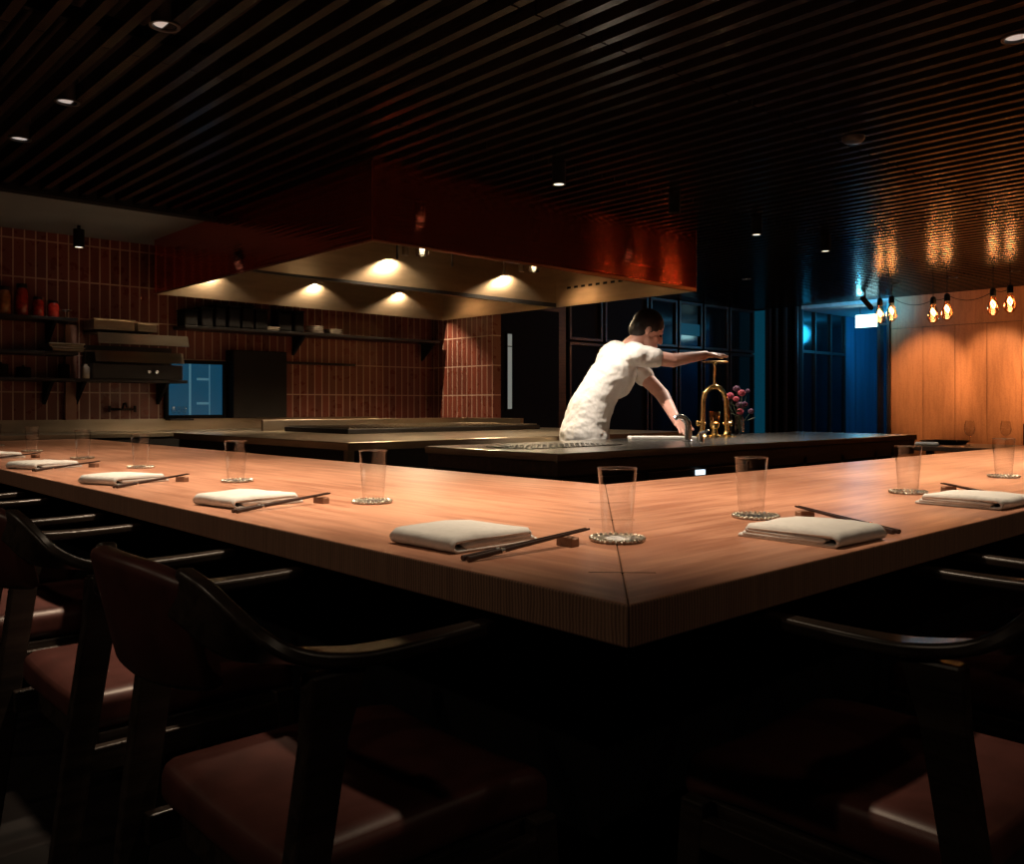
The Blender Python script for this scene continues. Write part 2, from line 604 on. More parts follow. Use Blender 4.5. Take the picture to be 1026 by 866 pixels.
bm = bmesh.new(); box(bm, 5.93, 6.95, 6.79, 6.8499, 0.0, 2.10)
dr = struct('door_1', bm, M['black'], bevel=0.004)
bm = bmesh.new(); box(bm, 6.17, 6.235, 6.781, 6.79, 1.03, 1.815)
vp = build('vision_panel', bm, M['blue_line'], dr)
vp.active_material = emit('pale_lit_room', (0.16, 0.17, 0.15), 1.0)
bm = bmesh.new()
box(bm, 6.15, 6.17, 6.775, 6.79, 1.01, 1.835); box(bm, 6.235, 6.255, 6.775, 6.79, 1.01, 1.835)
box(bm, 6.17, 6.235, 6.775, 6.79, 1.01, 1.03); box(bm, 6.17, 6.235, 6.775, 6.79, 1.815, 1.835)
box(bm, 6.17, 6.235, 6.775, 6.79, 1.68, 1.69)
build('bead', bm, M['black'], dr)
bm = bmesh.new(); box(bm, 5.80, 5.93, 6.79, 6.8499, 0, 2.3); box(bm, 6.95, 7.06, 6.79, 6.8499, 0, 2.3); box(bm, 5.93, 6.95, 6.79, 6.8499, 2.10, 2.3)
build('door_frame', bm, M['brown_edge'], dr)
wn = 1
for x0, x1 in ((7.10, 7.66), (7.70, 8.50), (8.54, 9.08), (9.12, 9.62), (9.66, 10.22), (10.26, 10.86)):
    glazed('window_%d' % wn, x0, x1, 1.80, 2.40); wn += 1
    glazed('window_%d' % wn, x0, x1, 0.02, 1.78); wn += 1
bm = bmesh.new(); box(bm, 9.16, 9.58, 6.785, 6.79, 1.97, 2.12)  # glowing patch painted as a teal reflection in the glass
struct('window_13', bm, M['blue_glow'])

# the wall end between partition and lobby: wall strip with blue light painted on as glow, dark frames
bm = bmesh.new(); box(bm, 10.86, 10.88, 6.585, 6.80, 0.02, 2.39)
g = struct('window_14', bm, M['blue_glow'])
bm = bmesh.new()
for y0, y1 in ((6.555, 6.585), (6.80, 6.83)):
    box(bm, 10.82, 10.88, y0, y1, 0.0, 2.40)
build('frame', bm, M['frame_dark'], g, bevel=0.004)
bm = bmesh.new(); box(bm, 10.86, 10.93, 6.08, 6.555, 0, 2.42)
struct('wall_lobby_end', bm, M['black'])
bm = bmesh.new()
for y0, y1 in ((6.50, 6.53), (6.40, 6.43), (6.26, 6.30), (6.09, 6.13)):
    box(bm, 10.82, 10.86, y0, y1, 0, 2.40)
struct('trim_6', bm, M['frame_dark'], bevel=0.004)

# lobby beyond the opening: blue-lit panels, ceiling, floor edge
bm = bmesh.new(); box(bm, 10.93, 14.1, 6.16, 6.22, 0, 2.5)
struct('wall_lobby_side', bm, M['frame_dark'])
bm = bmesh.new()
xs = 12.2
while xs < 13.9:
    n = 8
    for k in range(n):
        a = xs + 0.30 * k / n
        t = 0.006 * (0.5 + 0.5 * math.cos(2 * math.pi * (k + .5) / n))
        box(bm, a, a + 0.30 / n, 6.10 + t, 6.165, 0.02, 2.36)
    xs += 0.315
struct('trim_7', bm, M['curtain'])
bm = bmesh.new(); box(bm, 10.95, 12.19, 6.12, 6.1599, 0.02, 2.36)
g = struct('window_16', bm, M['dark_glass'])
bm = bmesh.new()
for x0, x1 in ((10.95, 10.98), (11.30, 11.33), (11.74, 11.77), (12.16, 12.19)):
    box(bm, x0, x1, 6.09, 6.12, 0.02, 2.36)
box(bm, 10.95, 12.19, 6.095, 6.119, 1.78, 1.82)
build('frame', bm, M['frame_dark'], g, bevel=0.003)
bm = bmesh.new(); box(bm, 10.905, 14.1, 4.80, 6.16, 2.365, 2.5)
struct('ceiling_lobby', bm, M['lobby_ceil'])
bm = bmesh.new(); box(bm, 14.0, 14.1, 4.80, 6.16, 0, 2.36)
struct('wall_lobby_far', bm, M['curtain'])
bm = bmesh.new(); box(bm, 10.98, 14.0, 4.74, 4.80, 0, 2.36)
struct('wall_lobby_near', bm, M['curtain'])
bm = bmesh.new()
box(bm, 10.86, 10.98, 4.865, 4.90, 0, 2.36); box(bm, 10.86, 10.98, 4.985, 5.02, 0, 2.10); box(bm, 10.86, 10.98, 4.90, 4.985, 2.07, 2.10)
struct('trim_8', bm, M['frame_dark'], bevel=0.003)
light('lobby_light', 'POINT', (12.3, 5.35, 2.15), P_BLUE, BLUE, size=0.15)
light('lobby_light_2', 'POINT', (10.45, 5.05, 2.34), 9.0, (0.06, 0.6, 1.0), size=0.03)

# window in the back wall (blue-lit room beyond)
bm = bmesh.new(); box(bm, 2.88, 3.36, 7.435, 7.4499, 0.985, 1.425)
g = struct('window_15', bm, M['blue_lit'])
bm = bmesh.new()
box(bm, 2.85, 2.88, 7.41, 7.4499, 0.955, 1.455); box(bm, 3.36, 3.385, 7.41, 7.4499, 0.955, 1.455)
box(bm, 2.88, 3.36, 7.41, 7.4499, 0.955, 0.985); box(bm, 2.88, 3.36, 7.41, 7.4499, 1.425, 1.455)
build('frame', bm, M['black'], g, bevel=0.003)
bm = bmesh.new()
box(bm, 3.062, 3.078, 7.428, 7.435, 0.985, 1.425); box(bm, 3.24, 3.246, 7.428, 7.435, 0.985, 1.425)
box(bm, 3.13, 3.235, 7.428, 7.435, 1.285, 1.305); box(bm, 3.13, 3.235, 7.428, 7.435, 1.075, 1.095)
build('shelf_line', bm, M['blue_line'], g)

# pale tiled pier on the left
bm = bmesh.new(); box(bm, 2.072, 2.15, 7.40, 7.4499, 0.955, 1.70)
struct('trim_9', bm, simple('pale_tile', (0.30, 0.16, 0.12), 0.25, var=0.08))

# stainless upstand along the back wall
bm = bmesh.new(); box(bm, -1.5, 5.0, 7.425, 7.4499, 0.86, 0.955)
struct('trim_10', bm, M['steel'])

# ================================================================== COUNTER
ZT = 0.83
A0, B0, A1, B1 = 0.815, 0.680, 2.00, 1.76      # outer and inner corner of the L
YE, XE = 6.65, 9.0
ct = thing('dining_counter', 'L-shaped thick timber dining counter, wrapping round the open kitchen', 'counter', (A0, B0, 0))
def arm_slab(name, poly, m):
    bm = bmesh.new()
    lo = [bm.verts.new((px - A0, py - B0, ZT - 0.053)) for px, py in poly]
    hi = [bm.verts.new((px - A0, py - B0, ZT)) for px, py in poly]
    bm.faces.new(list(reversed(lo))); bm.faces.new(hi)
    n = len(poly)
    for i in range(n):
        j = (i + 1) % n
        f = bm.faces.new((lo[i], lo[j], hi[j], hi[i]))
        f.material_index = 1
    return build(name, bm, [m, M['edge']], ct, bevel=0.0025)
arm_slab('left_top', [(A0, B0), (A1, B1), (A1, YE), (A0, YE)], M['ctop_y'])
arm_slab('right_top', [(A0 + .0012, B0), (XE, B0), (XE, B1), (A1 + .0012, B1)], M['ctop_x'])
# spline keys let into the mitre
for t in (0.128, 0.49, 0.69):
    px, py = (A1 - A0) * t, (B1 - B0) * t
    bm = bmesh.new()
    L = 0.048
    ux, uy = 0.7071, -0.7071
    q = [(px + ux * L + uy * .0015 * 0 + .001, py + uy * L + .001), (px + ux * L - .001, py + uy * L - .001), (px - ux * L - .001, py - uy * L - .001), (px - ux * L + .001, py - uy * L + .001)]
    loft(bm, [[(a, b, ZT - 0.004) for a, b in q], [(a, b, ZT + 0.0004) for a, b in q]])
    build('mitre_spline', bm, M['seam'], ct)
bm = bmesh.new()
# base carcass set well back under the top
box(bm, 0.42, 1.10, 0.42, YE - B0 - .05, 0, ZT - 0.053); box(bm, 1.10, XE - A0 - .05, 0.42, 1.00, 0, ZT - 0.053)
build('base', bm, M['black'], ct)


# ================================================================== TABLE SETTINGS
def tumbler_proto():
    t = thing('tumbler', '-', 'glass')
    H, r0, r1, wt = 0.124, 0.0255, 0.0345, 0.0014
    prof = [(0, 0.0), (r0 - .002, 0.0), (r0, .002)]
    for k in range(1, 9):
        prof.append((r0 + (r1 - r0) * k / 8, max(H * k / 8, .002)))
    bm = bmesh.new(); lathe(bm, prof, 32)
    build('glass_body', bm, M['glass'], t, smooth=True, auto=40)
    bm = bmesh.new()
    n, k = 32, 6
    rings = []
    for i in range(n):
        a = 2 * math.pi * i / n
        rings.append([((r1 - wt / 2 + .0011 * math.cos(2 * math.pi * j / k)) * math.cos(a), (r1 - wt / 2 + .0011 * math.cos(2 * math.pi * j / k)) * math.sin(a), H + .0011 * math.sin(2 * math.pi * j / k)) for j in range(k)])
    loft(bm, rings, close=True)
    build('rim', bm, M['glass_rim'], t, smooth=True)
    return t


def coaster_proto():
    t = thing('coaster', '-', 'coaster')
    bm = bmesh.new()
    lathe(bm, [(0, 0), (.046, 0), (.0475, .0015), (.0475, .0035), (.0450, .005), (.043, .0042), (0, .0042)], 40)
    build('dish', bm, M['silver'], t, auto=40)
    # beaded, pierced rim
    bm = bmesh.new()
    for k in range(30):
        a = 2 * math.pi * k / 30
        bmesh.ops.create_icosphere(bm, subdivisions=1, radius=0.0042, matrix=Matrix.Translation((0.0465 * math.cos(a), 0.0465 * math.sin(a), 0.0050)))
    build('beaded_rim', bm, M['silver'], t, smooth=True)
    return t


def napkin_mesh(seed):
    """folded linen: a strip cross-section with a round fold, extruded along v; fold towards -u"""
    path = [(.098, .0035), (.04, .0032), (-.03, .0032), (-.088, .0034)]
    for k in range(1, 8):
        a = -math.pi / 2 - math.pi * k / 8
        path.append((-.088 + .0105 * math.cos(a), .0138 + .0104 * math.sin(a)))
    path += [(-.088, .0242), (-.04, .0262), (.02, .0255), (.074, .0225)]
    for k in range(1, 5):
        a = math.pi / 2 - math.pi * k / 5
        path.append((.076 + .0036 * math.cos(a), .0189 + .0036 * math.sin(a)))
    path += [(.072, .0153), (.0, .0165), (-.07, .0150)]
    path += [(-.074, .0125), (-.07, .0098), (.01, .0092), (.088, .0090)]
    pts = [Vector((u, 0, z)) for u, z in path]
    th = .0030
    outl, inr = [], []
    for i, p in enumerate(pts):
        d = (pts[min(i + 1, len(pts) - 1)] - pts[max(i - 1, 0)]).normalized()
        nrm = Vector((-d.z, 0, d.x))
        outl.append(p + nrm * th); inr.append(p - nrm * th)
    sec = outl + list(reversed(inr))
    bm = bmesh.new()
    rings = []
    n = 22
    for k in range(n + 1):
        v = -.083 + .166 * k / n
        e = 1 - max(0, abs(v) - .078) / .005 * .25
        ring = []
        for p in sec:
            nz = noise.noise(Vector((p.x * 16 + seed * 3.1, v * 16, seed))) * .0020 * min(1, p.z / .012)
            nx = noise.noise(Vector((v * 20, seed * 5.7, p.z * 30))) * .0025
            ring.append((p.x + nx, v + noise.noise(Vector((p.x * 12, p.z * 90, seed))) * .003, max(.0004, p.z * e + nz)))
        rings.append(ring)
    loft(bm, rings)
    return bm


def chopstick_proto():
    t = thing('chopstick', '-', 'chopstick')
    L = .275
    bm = bmesh.new()
    rings = []
    for k in range(9):
        f = k / 8
        r = .0043 * (1 - f) + .0020 * f
        n = 8
        rings.append([(-L / 2 + L * f, r * math.cos(2 * math.pi * j / n + .39), r * math.sin(2 * math.pi * j / n + .39)) for j in range(n)])
    loft(bm, rings)
    build('shaft', bm, M['lacquer'], t, auto=50)
    bm = bmesh.new()
    tube(bm, [(-L / 2 + .067, 0, 0), (-L / 2 + .074, 0, 0)], .0043, 10)
    build('silver_band', bm, M['silver_band'], t)
    return t


def rest_proto():
    t = None
    bm = bmesh.new()
    prof = [(-.010, 0), (.010, 0), (.0095, .016), (.004, .0135), (0, .0125), (-.004, .0135), (-.0095, .016)]
    loft(bm, [[(u, v, z) for u, z in prof] for v in (-.018, .018)])
    return build('chopstick_rest', bm, M['rest'], None, bevel=0.001)


tum, coa, cho, res = tumbler_proto(), coaster_proto(), chopstick_proto(), rest_proto()
used = set()


def put(proto, loc, rz, label, cat, group):
    if proto.name not in used:
        used.add(proto.name)
        proto.location = loc
        proto.rotation_euler = (0, 0, rz)
        o = proto
    else:
        o = dup(proto, loc, rz)
    return tag(o, label, cat, group)


# glass and coaster positions (x, y), with what singles each one out
GL = [((1.187, 1.016), 'at the mitred corner of the timber counter', (0, 0)),
      ((1.205, 1.817), 'on the left counter arm, second from the corner', (0.003, 0)),
      ((1.223, 2.597), 'on the left counter arm, third from the corner', (-.004, .002)),
      ((1.223, 3.424), 'on the left counter arm, fourth from the corner', (0, 0)),
      ((1.236, 4.171), 'on the left counter arm, fifth from the corner', (.002, 0)),
      ((1.236, 4.99), 'on the left counter arm, sixth from the corner', (0, 0)),
      ((1.24, 5.79), 'at the far left end of the counter', (0, 0)),
      ((1.645, 1.023), 'on the right counter arm, first from the corner', (-.008, .006)),
      ((2.406, 1.026), 'on the right counter arm, second from the corner', (0, 0)),
      ((3.170, 1.038), 'on the right counter arm, rightmost in the photo', (0, .0))]
for (p, where, off) in GL:
    put(coa, (p[0], p[1], ZT + .0002), random.random() * 3, 'round silver coaster with beaded rim ' + where, 'coaster', 'silver coasters on the counter')
    put(tum, (p[0] + off[0], p[1] + off[1], ZT + .0046), random.random() * 3, 'tall clear tumbler ' + where, 'glass', 'water tumblers on the counter')

# napkins: centre, heading of the u axis (fold at -u)
NP = [((.978, 1.185), R(2), 'nearest napkin, left of the counter corner'),
      ((.975, 2.005), R(9), 'second napkin along the left arm'),
      ((.955, 2.81), R(20), 'third napkin along the left arm'),
      ((.955, 3.675), R(22), 'fourth napkin along the left arm'),
      ((.955, 4.495), R(22), 'far napkin at the left frame edge'),
      ((1.470, .802), R(88), 'first napkin on the right arm'),
      ((2.245, .805), R(88), 'napkin near the right frame edge'),
      ((3.02, .80), R(90), 'last')]
# each napkin's two chopsticks: thick end, thin end on the rest
CH = {0: ((.856, 1.037), (1.150, 1.035), (1.075, 1.012)),
      1: ((.862, 1.845), (1.170, 1.905), (1.125, 1.880)),
      2: ((.866, 2.625), (1.160, 2.744), (1.115, 2.72)),
      3: ((.868, 3.48), (1.160, 3.598), (1.115, 3.575)),
      4: ((.87, 4.30), (1.162, 4.418), (1.117, 4.395)),
      5: ((1.627, .715), (1.735, 1.000), (1.705, .960)),
      6: ((2.40, .745), (2.545, 1.010), (2.52, .96))}
for i, (c, a, what) in enumerate(NP):
    if i == 7:
        continue
    bm = napkin_mesh(i + 1)
    o = build('napkin', bm, M['linen'], None, smooth=True)
    o.location = (c[0], c[1], ZT + .0003)
    o.rotation_euler = (0, 0, a)
    tag(o, 'folded white linen ' + what, 'napkin', 'folded napkins on the counter')
    p0, p1, pr = (Vector(q) for q in CH[i])
    # keep the direction and the thick end; the rest sits under the thin end
    d = (p1 - p0).normalized()
    n2 = Vector((-d.y, d.x))
    h = math.atan2(d.y, d.x)
    reach = .225 if i == 0 else .250
    slope = math.atan2(.0165, reach)
    for s in (-1, 1):
        cc = p0 + d * .1375 + n2 * .0056 * s
        zz = ZT + .0046 + .1375 * math.tan(slope)
        st = put(cho, (cc.x, cc.y, zz), h - s * .012, 'dark chopstick of the pair by the ' + what, 'chopstick', 'chopsticks beside the ' + what)
        st.rotation_euler = (0, -slope, h - s * .012)
    rr = p0 + d * reach
    put(res, (rr.x, rr.y, ZT + .0002), h, 'brown wooden chopstick rest beside the ' + what, 'chopstick rest', 'chopstick rests on the counter')


# ================================================================== CHAIRS
def sweep_rect(bm, pts, wdirs, ws, ts):
    """rectangular section along pts: wdirs = direction of the section's width"""
    pts = [Vector(p) for p in pts]
    rings = []
    for i, p in enumerate(pts):
        d = (pts[min(i + 1, len(pts) - 1)] - pts[max(i - 1, 0)]).normalized()
        wv = Vector(wdirs[i])
        wv = (wv - d * wv.dot(d)).normalized()
        tv = d.cross(wv).normalized()
        a, b = wv * ws[i] / 2, tv * ts[i] / 2
        rings.append([p + a + b, p + a - b, p - a - b, p - a + b])
    loft(bm, rings)


def catmull(pts, n=5):
    out = []
    P = [Vector(p) for p in pts]
    for i in range(len(P) - 1):
        p0, p1, p2, p3 = P[max(i - 1, 0)], P[i], P[i + 1], P[min(i + 2, len(P) - 1)]
        for k in range(n):
            t = k / n
            out.append(0.5 * ((2 * p1) + (-p0 + p2) * t + (2 * p0 - 5 * p1 + 4 * p2 - p3) * t * t + (-p0 + 3 * p1 - 3 * p2 + p3) * t ** 3))
    out.append(P[-1])
    return out


def chair_proto():
    t = thing('dining_chair', '-', 'chair')
    # seat: saddle cushion with a rolled front edge (front = +x)
    def fn(p):
        if p.x > 0.10:
            p.z -= (p.x - .10) ** 2 * 1.1
        p.z += -.012 * (1 - (p.y / .235) ** 2) * (1 if p.z > 0 else 0)
        return p
    bm = bmesh.new(); rounded(bm, (0.0, 0, .463), (.235, .222, .042), .030, 14, fn)
    build('seat', bm, M['leather'], t, smooth=True)
    bm = bmesh.new()
    box(bm, -.20, .20, -.215, -.19, .355, .422); box(bm, -.20, .20, .19, .215, .355, .422)
    box(bm, -.20, -.17, -.19, .19, .355, .422); box(bm, .17, .20, -.19, .19, .355, .422)
    build('seat_frame', bm, M['frame_wood'], t, bevel=.004)
    # arms: broad upright boards at the back that turn flat and run forward
    for s in (-1, 1):
        P = [(.055, .270, .755), (-.04, .272, .753), (-.13, .274, .753), (-.19, .272, .757), (-.25, .258, .768), (-.295, .235, .786), (-.318, .208, .806), (-.332, .172, .828), (-.338, .130, .838)]
        pts = catmull(P, 5)
        n = len(pts)
        wd, ws, ts = [], [], []
        for i in range(n):
            f = i / (n - 1)
            g = max(0, min(1, (f - .40) / .45))
            g = g * g * (3 - 2 * g)
            wd.append(Vector((0, 1, 0)).lerp(Vector((.10, .15, 1)), g).normalized())
            ws.append(.030 + .020 * min(1, f / .3) + .014 * g)
            ts.append(.020 + .004 * g)
        if s < 0:
            pts = [Vector((p.x, -p.y, p.z)) for p in pts]
            wd = [Vector((v.x, -v.y, v.z)) for v in wd]
        bm = bmesh.new(); sweep_rect(bm, pts, wd, ws, ts)
        build('arm', bm, M['frame_wood'], t, bevel=.006, seg=3, auto=40)
    # backrest: curved leather-wrapped panel leaning back
    bm = bmesh.new()
    rings = []
    ny = 16
    for k in range(ny + 1):
        y = -.153 + .306 * k / ny
        e = abs(y) / .153
        xb = -.352 + .030 * e * e
        top = .876 - .020 * e ** 3
        bot = .700 + .010 * e * e
        rd = .012
        th = .020 * (1 - .25 * e ** 6)
        lean = .24
        ring = []
        for u, z in ((-th, bot + rd), (-th, top - rd), (-th * .7, top - .003), (0, top), (th * .7, top - .003), (th, top - rd), (th, bot + rd), (th * .7, bot + .003), (0, bot), (-th * .7, bot + .003)):
            ring.append((xb + u - lean * (z - .80), y, z))
        rings.append(ring)
    loft(bm, rings)
    build('backrest', bm, M['leather'], t, bevel=.004, smooth=True)
    # legs: rear ones carry the arms and splay backwards
    for s in (-1, 1):
        bm = bmesh.new()
        rings = []
        for z, xc, wx, y in ((.0, -.305, .040, .252), (.45, -.245, .054, .262), (.66, -.215, .058, .268), (.745, -.200, .080, .270)):
            rings.append([(xc - wx / 2, s * (y - .015), z), (xc + wx / 2, s * (y - .015), z), (xc + wx / 2, s * (y + .015), z), (xc - wx / 2, s * (y + .015), z)])
        loft(bm, rings)
        build('leg', bm, M['frame_wood'], t, bevel=.005)
        bm = bmesh.new()
        rings = []
        for z, xc, wx in ((.0, .225, .032), (.34, .195, .044), (.43, .187, .046)):
            rings.append([(xc - wx / 2, s * .2225, z), (xc + wx / 2, s * .2225, z), (xc + wx / 2, s * .252, z), (xc - wx / 2, s * .252, z)])
        loft(bm, rings)
        build('leg', bm, M['frame_wood'], t, bevel=.005)
        bm = bmesh.new(); box(bm, -.245, .185, s * .238 - .012, s * .238 + .012, .355, .405)
        build('side_rail', bm, M['frame_wood'], t, bevel=.003)
    bm = bmesh.new(); box(bm, .185, .205, -.223, .223, .20, .23)
    build('stretcher', bm, M['frame_wood'], t, bevel=.003)
    return t


chair = chair_proto()
CHL = ['nearest oxblood leather armchair on the left side of the counter',
       'second oxblood leather armchair along the left side, behind the nearest one',
       'third dark armchair along the left side of the counter, partly out of frame',
       'fourth dark armchair along the left side, only its arms showing under the counter',
       'fifth dark armchair along the left side, its arms thin lines by the frame edge',
       'farthest dark armchair along the left side, hidden behind the others']
for i in range(6):
    loc = (0.772, 1.215 + 0.83 * i, 0)
    put(chair, loc, 0.0, CHL[i], 'chair', 'armchairs at the dining counter')
CHR = ['nearest dark armchair on the right side of the counter, cut by the frame',
       'second dark armchair on the right side of the counter, beyond the nearest',
       'third dark armchair on the right side, its near arm thin by the frame edge']
for i in range(3):
    put(chair, (1.428 + 0.765 * i, 0.662, 0), R(90), CHR[i], 'chair', 'armchairs at the dining counter')


# ================================================================== KITCHEN ISLAND (bar side)
IX0, IX1, IY0, IY1, IZ = 2.57, 6.05, 2.52, 3.42, 0.87
isl = thing('kitchen_island', 'long dark kitchen island with stone top, directly behind the counter', 'island', (IX0, IY0, 0))
bm = bmesh.new(); box(bm, 0, IX1 - IX0, 0, IY1 - IY0, IZ - .035, IZ)
build('worktop', bm, M['steel_top'], isl, bevel=.003)
bm = bmesh.new(); box(bm, .012, IX1 - IX0 - .012, .012, IY1 - IY0 - .012, IZ - .095, IZ - .0351)
build('fascia', bm, M['brown_edge'], isl)
bm = bmesh.new(); box(bm, .03, 1.45, .03, IY1 - IY0 - .03, 0, IZ - .0951); box(bm, 1.45, IX1 - IX0 - .03, .35, IY1 - IY0 - .03, 0, IZ - .0951)
build('carcass', bm, M['dark_steel'], isl)
for px in (1.62, 2.02, 2.46, 2.90, 3.13):
    bm = bmesh.new(); box(bm, px - .018, px + .018, .016, .35, .0, IZ - .0951)
    build('post', bm, M['brown_edge'], isl)
bm = bmesh.new(); box(bm, 1.45, IX1 - IX0 - .012, .016, .04, IZ - .13, IZ - .0951)
build('rail', bm, M['brown_edge'], isl)
bm = bmesh.new(); box(bm, .985, 1.055, .016, .03, .728, .752)
tag(build('indicator_display', bm, M['indicator'], isl), 'small lit white display on the dark front panel')
bm = bmesh.new(); box(bm, .62, .98, .02, .0299, .10, .76); box(bm, 1.07, 1.43, .02, .0299, .10, .76); box(bm, .06, .58, .02, .0299, .10, .76)
build('drawer_front', bm, M['dark_steel'], isl, bevel=.003)

# perforated drain plate
bm = bmesh.new()
box(bm, -.33, .33, -.14, .14, 0, .004)
dp = build('drain_plate', bm, M['steel_top'], None, loc=(3.05, 3.00, IZ + .0002))
tag(dp, 'perforated steel drain plate set on the near end of the island', 'drain plate')
bm = bmesh.new()
for i in range(17):
    for j in range(7):
        disc_cyl(bm, -.30 + .0375 * i, -.11 + .0367 * j, .0039, .0048, .011, 8)
build('holes', bm, M['black'], dp)

# white chopping board
bm = bmesh.new(); box(bm, -.19, .19, -.075, .075, 0, .018)
cb_ = build('chopping_board', bm, M['board'], None, loc=(4.10, 3.17, IZ + .0003), bevel=.004)
cb_.rotation_euler = (0, 0, R(-42))
tag(cb_, 'white chopping board on the island in front of the chef', 'chopping board')

# brass tap stand
bt = thing('brass_stand', 'ornate polished brass arched stand with round disc on top, on the island', 'brass stand', (4.653, 3.185, IZ + .0003), R(-42.6))
bm = bmesh.new()
pts = []
for k in range(7):
    pts.append((-.072 - .006 * (1 - k / 6), 0, .02 + .19 * k / 6))
for k in range(1, 16):
    a = math.pi - math.pi * k / 16
    pts.append((.072 * math.cos(a), 0, .21 + .105 * math.sin(a)))
for k in range(7):
    pts.append((.072 + .006 * (k / 6), 0, .21 - .19 * k / 6))
tube(bm, pts, .0145, 12)
build('arch', bm, M['brass'], bt, smooth=True, auto=60)
bm = bmesh.new()
for i, p in enumerate(pts):
    if i % 2 == 0:
        for s in (-1, 1):
            bmesh.ops.create_icosphere(bm, subdivisions=1, radius=.0045, matrix=Matrix.Translation((p[0], .0135 * s, p[2])))
build('beading', bm, M['brass'], bt, smooth=True)
bm = bmesh.new(); lathe(bm, [(0, .30), (.011, .30), (.014, .315), (.009, .33), (.007, .35), (.0065, .445), (.011, .455), (.02, .462), (0, .463)], 16)
build('stem', bm, M['brass'], bt, smooth=True, auto=50)
bm = bmesh.new(); lathe(bm, [(0, .4631), (.075, .4631), (.083, .467), (.083, .471), (.075, .474), (0, .474)], 36)
build('top_disc', bm, M['brass'], bt, auto=40)
for s in (-1, 1):
    bm = bmesh.new(); lathe(bm, [(0, 0), (.05, 0), (.05, .004), (.035, .010), (.022, .02), (.018, .036), (0, .036)], 24, s * .080, 0)
    build('foot', bm, M['brass'], bt, smooth=True, auto=50)
    bm = bmesh.new(); capsule(bm, (s * .062, .005, .085), (s * .10, .005, .085), .011, .013, 10)
    ellipsoid(bm, (s * .105, .005, .085), (.012, .02, .02), seg=10)
    build('valve', bm, M['brass'], bt, smooth=True)
bm = bmesh.new()
lathe(bm, [(0, 0), (.036, 0), (.036, .012), (.02, .02), (.016, .05), (.028, .06), (.032, .085), (.02, .095), (0, .096)], 20)
build('center_base', bm, M['brass'], bt, smooth=True, auto=50)
bm = bmesh.new(); lathe(bm, [(.026, .0961), (.032, .10), (.034, .16), (.033, .16), (.031, .102), (.0, .098)], 20)
build('glass_cup', bm, M['amber_glass'], bt, smooth=True)

# chrome faucet
fc = thing('faucet', 'chrome gooseneck faucet on the island between the chef and the brass stand', 'faucet', (3.93, 2.88, IZ + .0003), R(-42.6))
bm = bmesh.new()
pts = [(.015, 0, .0), (.017, 0, .05)]
for k in range(0, 9):
    a = R(0) + R(125) * k / 8
    pts.append((-.03 + .047 * math.cos(a), 0, .075 + .062 * math.sin(a)))
tube(bm, pts, [.021, .0195] + [.019 - .0007 * k for k in range(9)], 14)
build('spout', bm, M['chrome'], fc, smooth=True, auto=60)
bm = bmesh.new(); lathe(bm, [(0, 0), (.032, 0), (.032, .006), (.024, .012), (0, .012)], 20, .015, 0)
build('base', bm, M['chrome'], fc, auto=40)
bm = bmesh.new(); lathe(bm, [(0, 0), (.016, 0), (.013, .03), (.013, .05), (0, .052)], 14, .085, 0); capsule(bm, (.085, 0, .046), (.125, 0, .062), .008, .006, 10)
build('lever', bm, M['chrome'], fc, smooth=True, auto=50)

# vase of flowers
vs_ = thing('flower_vase', 'clear vase of pink and mauve flowers behind the brass stand', 'vase of flowers', (5.20, 3.36, IZ + .0003))
bm = bmesh.new(); lathe(bm, [(0, 0), (.028, 0), (.034, .03), (.03, .10), (.022, .13), (.026, .14), (.024, .14), (.020, .13), (.028, .10), (.031, .03), (0, .006)], 20)
build('vase', bm, M['glass'], vs_, smooth=True)
rnd = random.Random(5)
for k in range(13):
    a = rnd.uniform(0, 6.28); rr = rnd.uniform(.01, .10); zz = rnd.uniform(.15, .31)
    tip = Vector((rr * math.cos(a), rr * math.sin(a), zz))
    bm = bmesh.new(); tube(bm, [(0, 0, .02), (tip.x * .35, tip.y * .35, zz * .55), tip], .0018, 6)
    st = build('stem', bm, M['leaf'], vs_, smooth=True)
    bm = bmesh.new()
    s = rnd.uniform(.013, .024)
    for j in range(14):
        # ruffled petals set round a ball
        ph = math.acos(1 - 1.5 * (j + .5) / 14); b = j * 2.4
        d = Vector((math.sin(ph) * math.cos(b), math.sin(ph) * math.sin(b), math.cos(ph)))
        u, v = frame_of(d)
        ellipsoid(bm, tip + d * s * .75, (s * .62, s * .62, s * .22), Matrix((u, v, d)).transposed() @ Matrix.Rotation(.5, 3, 'X'), seg=8)
    build('blossom', bm, M['petal_pink'] if k % 3 == 0 else M['petal_mauve'], st, smooth=True)
    if k % 2:
        bm = bmesh.new()
        lp = tip * .7
        lp.z = zz * .62
        d = Vector((math.cos(a + 1), math.sin(a + 1), .4)).normalized()
        u, v = frame_of(d)
        ellipsoid(bm, lp + d * .03, (.011, .0025, .032), Matrix((u, v, d)).transposed(), seg=8)
        build('leaf', bm, M['leaf'], st, smooth=True)

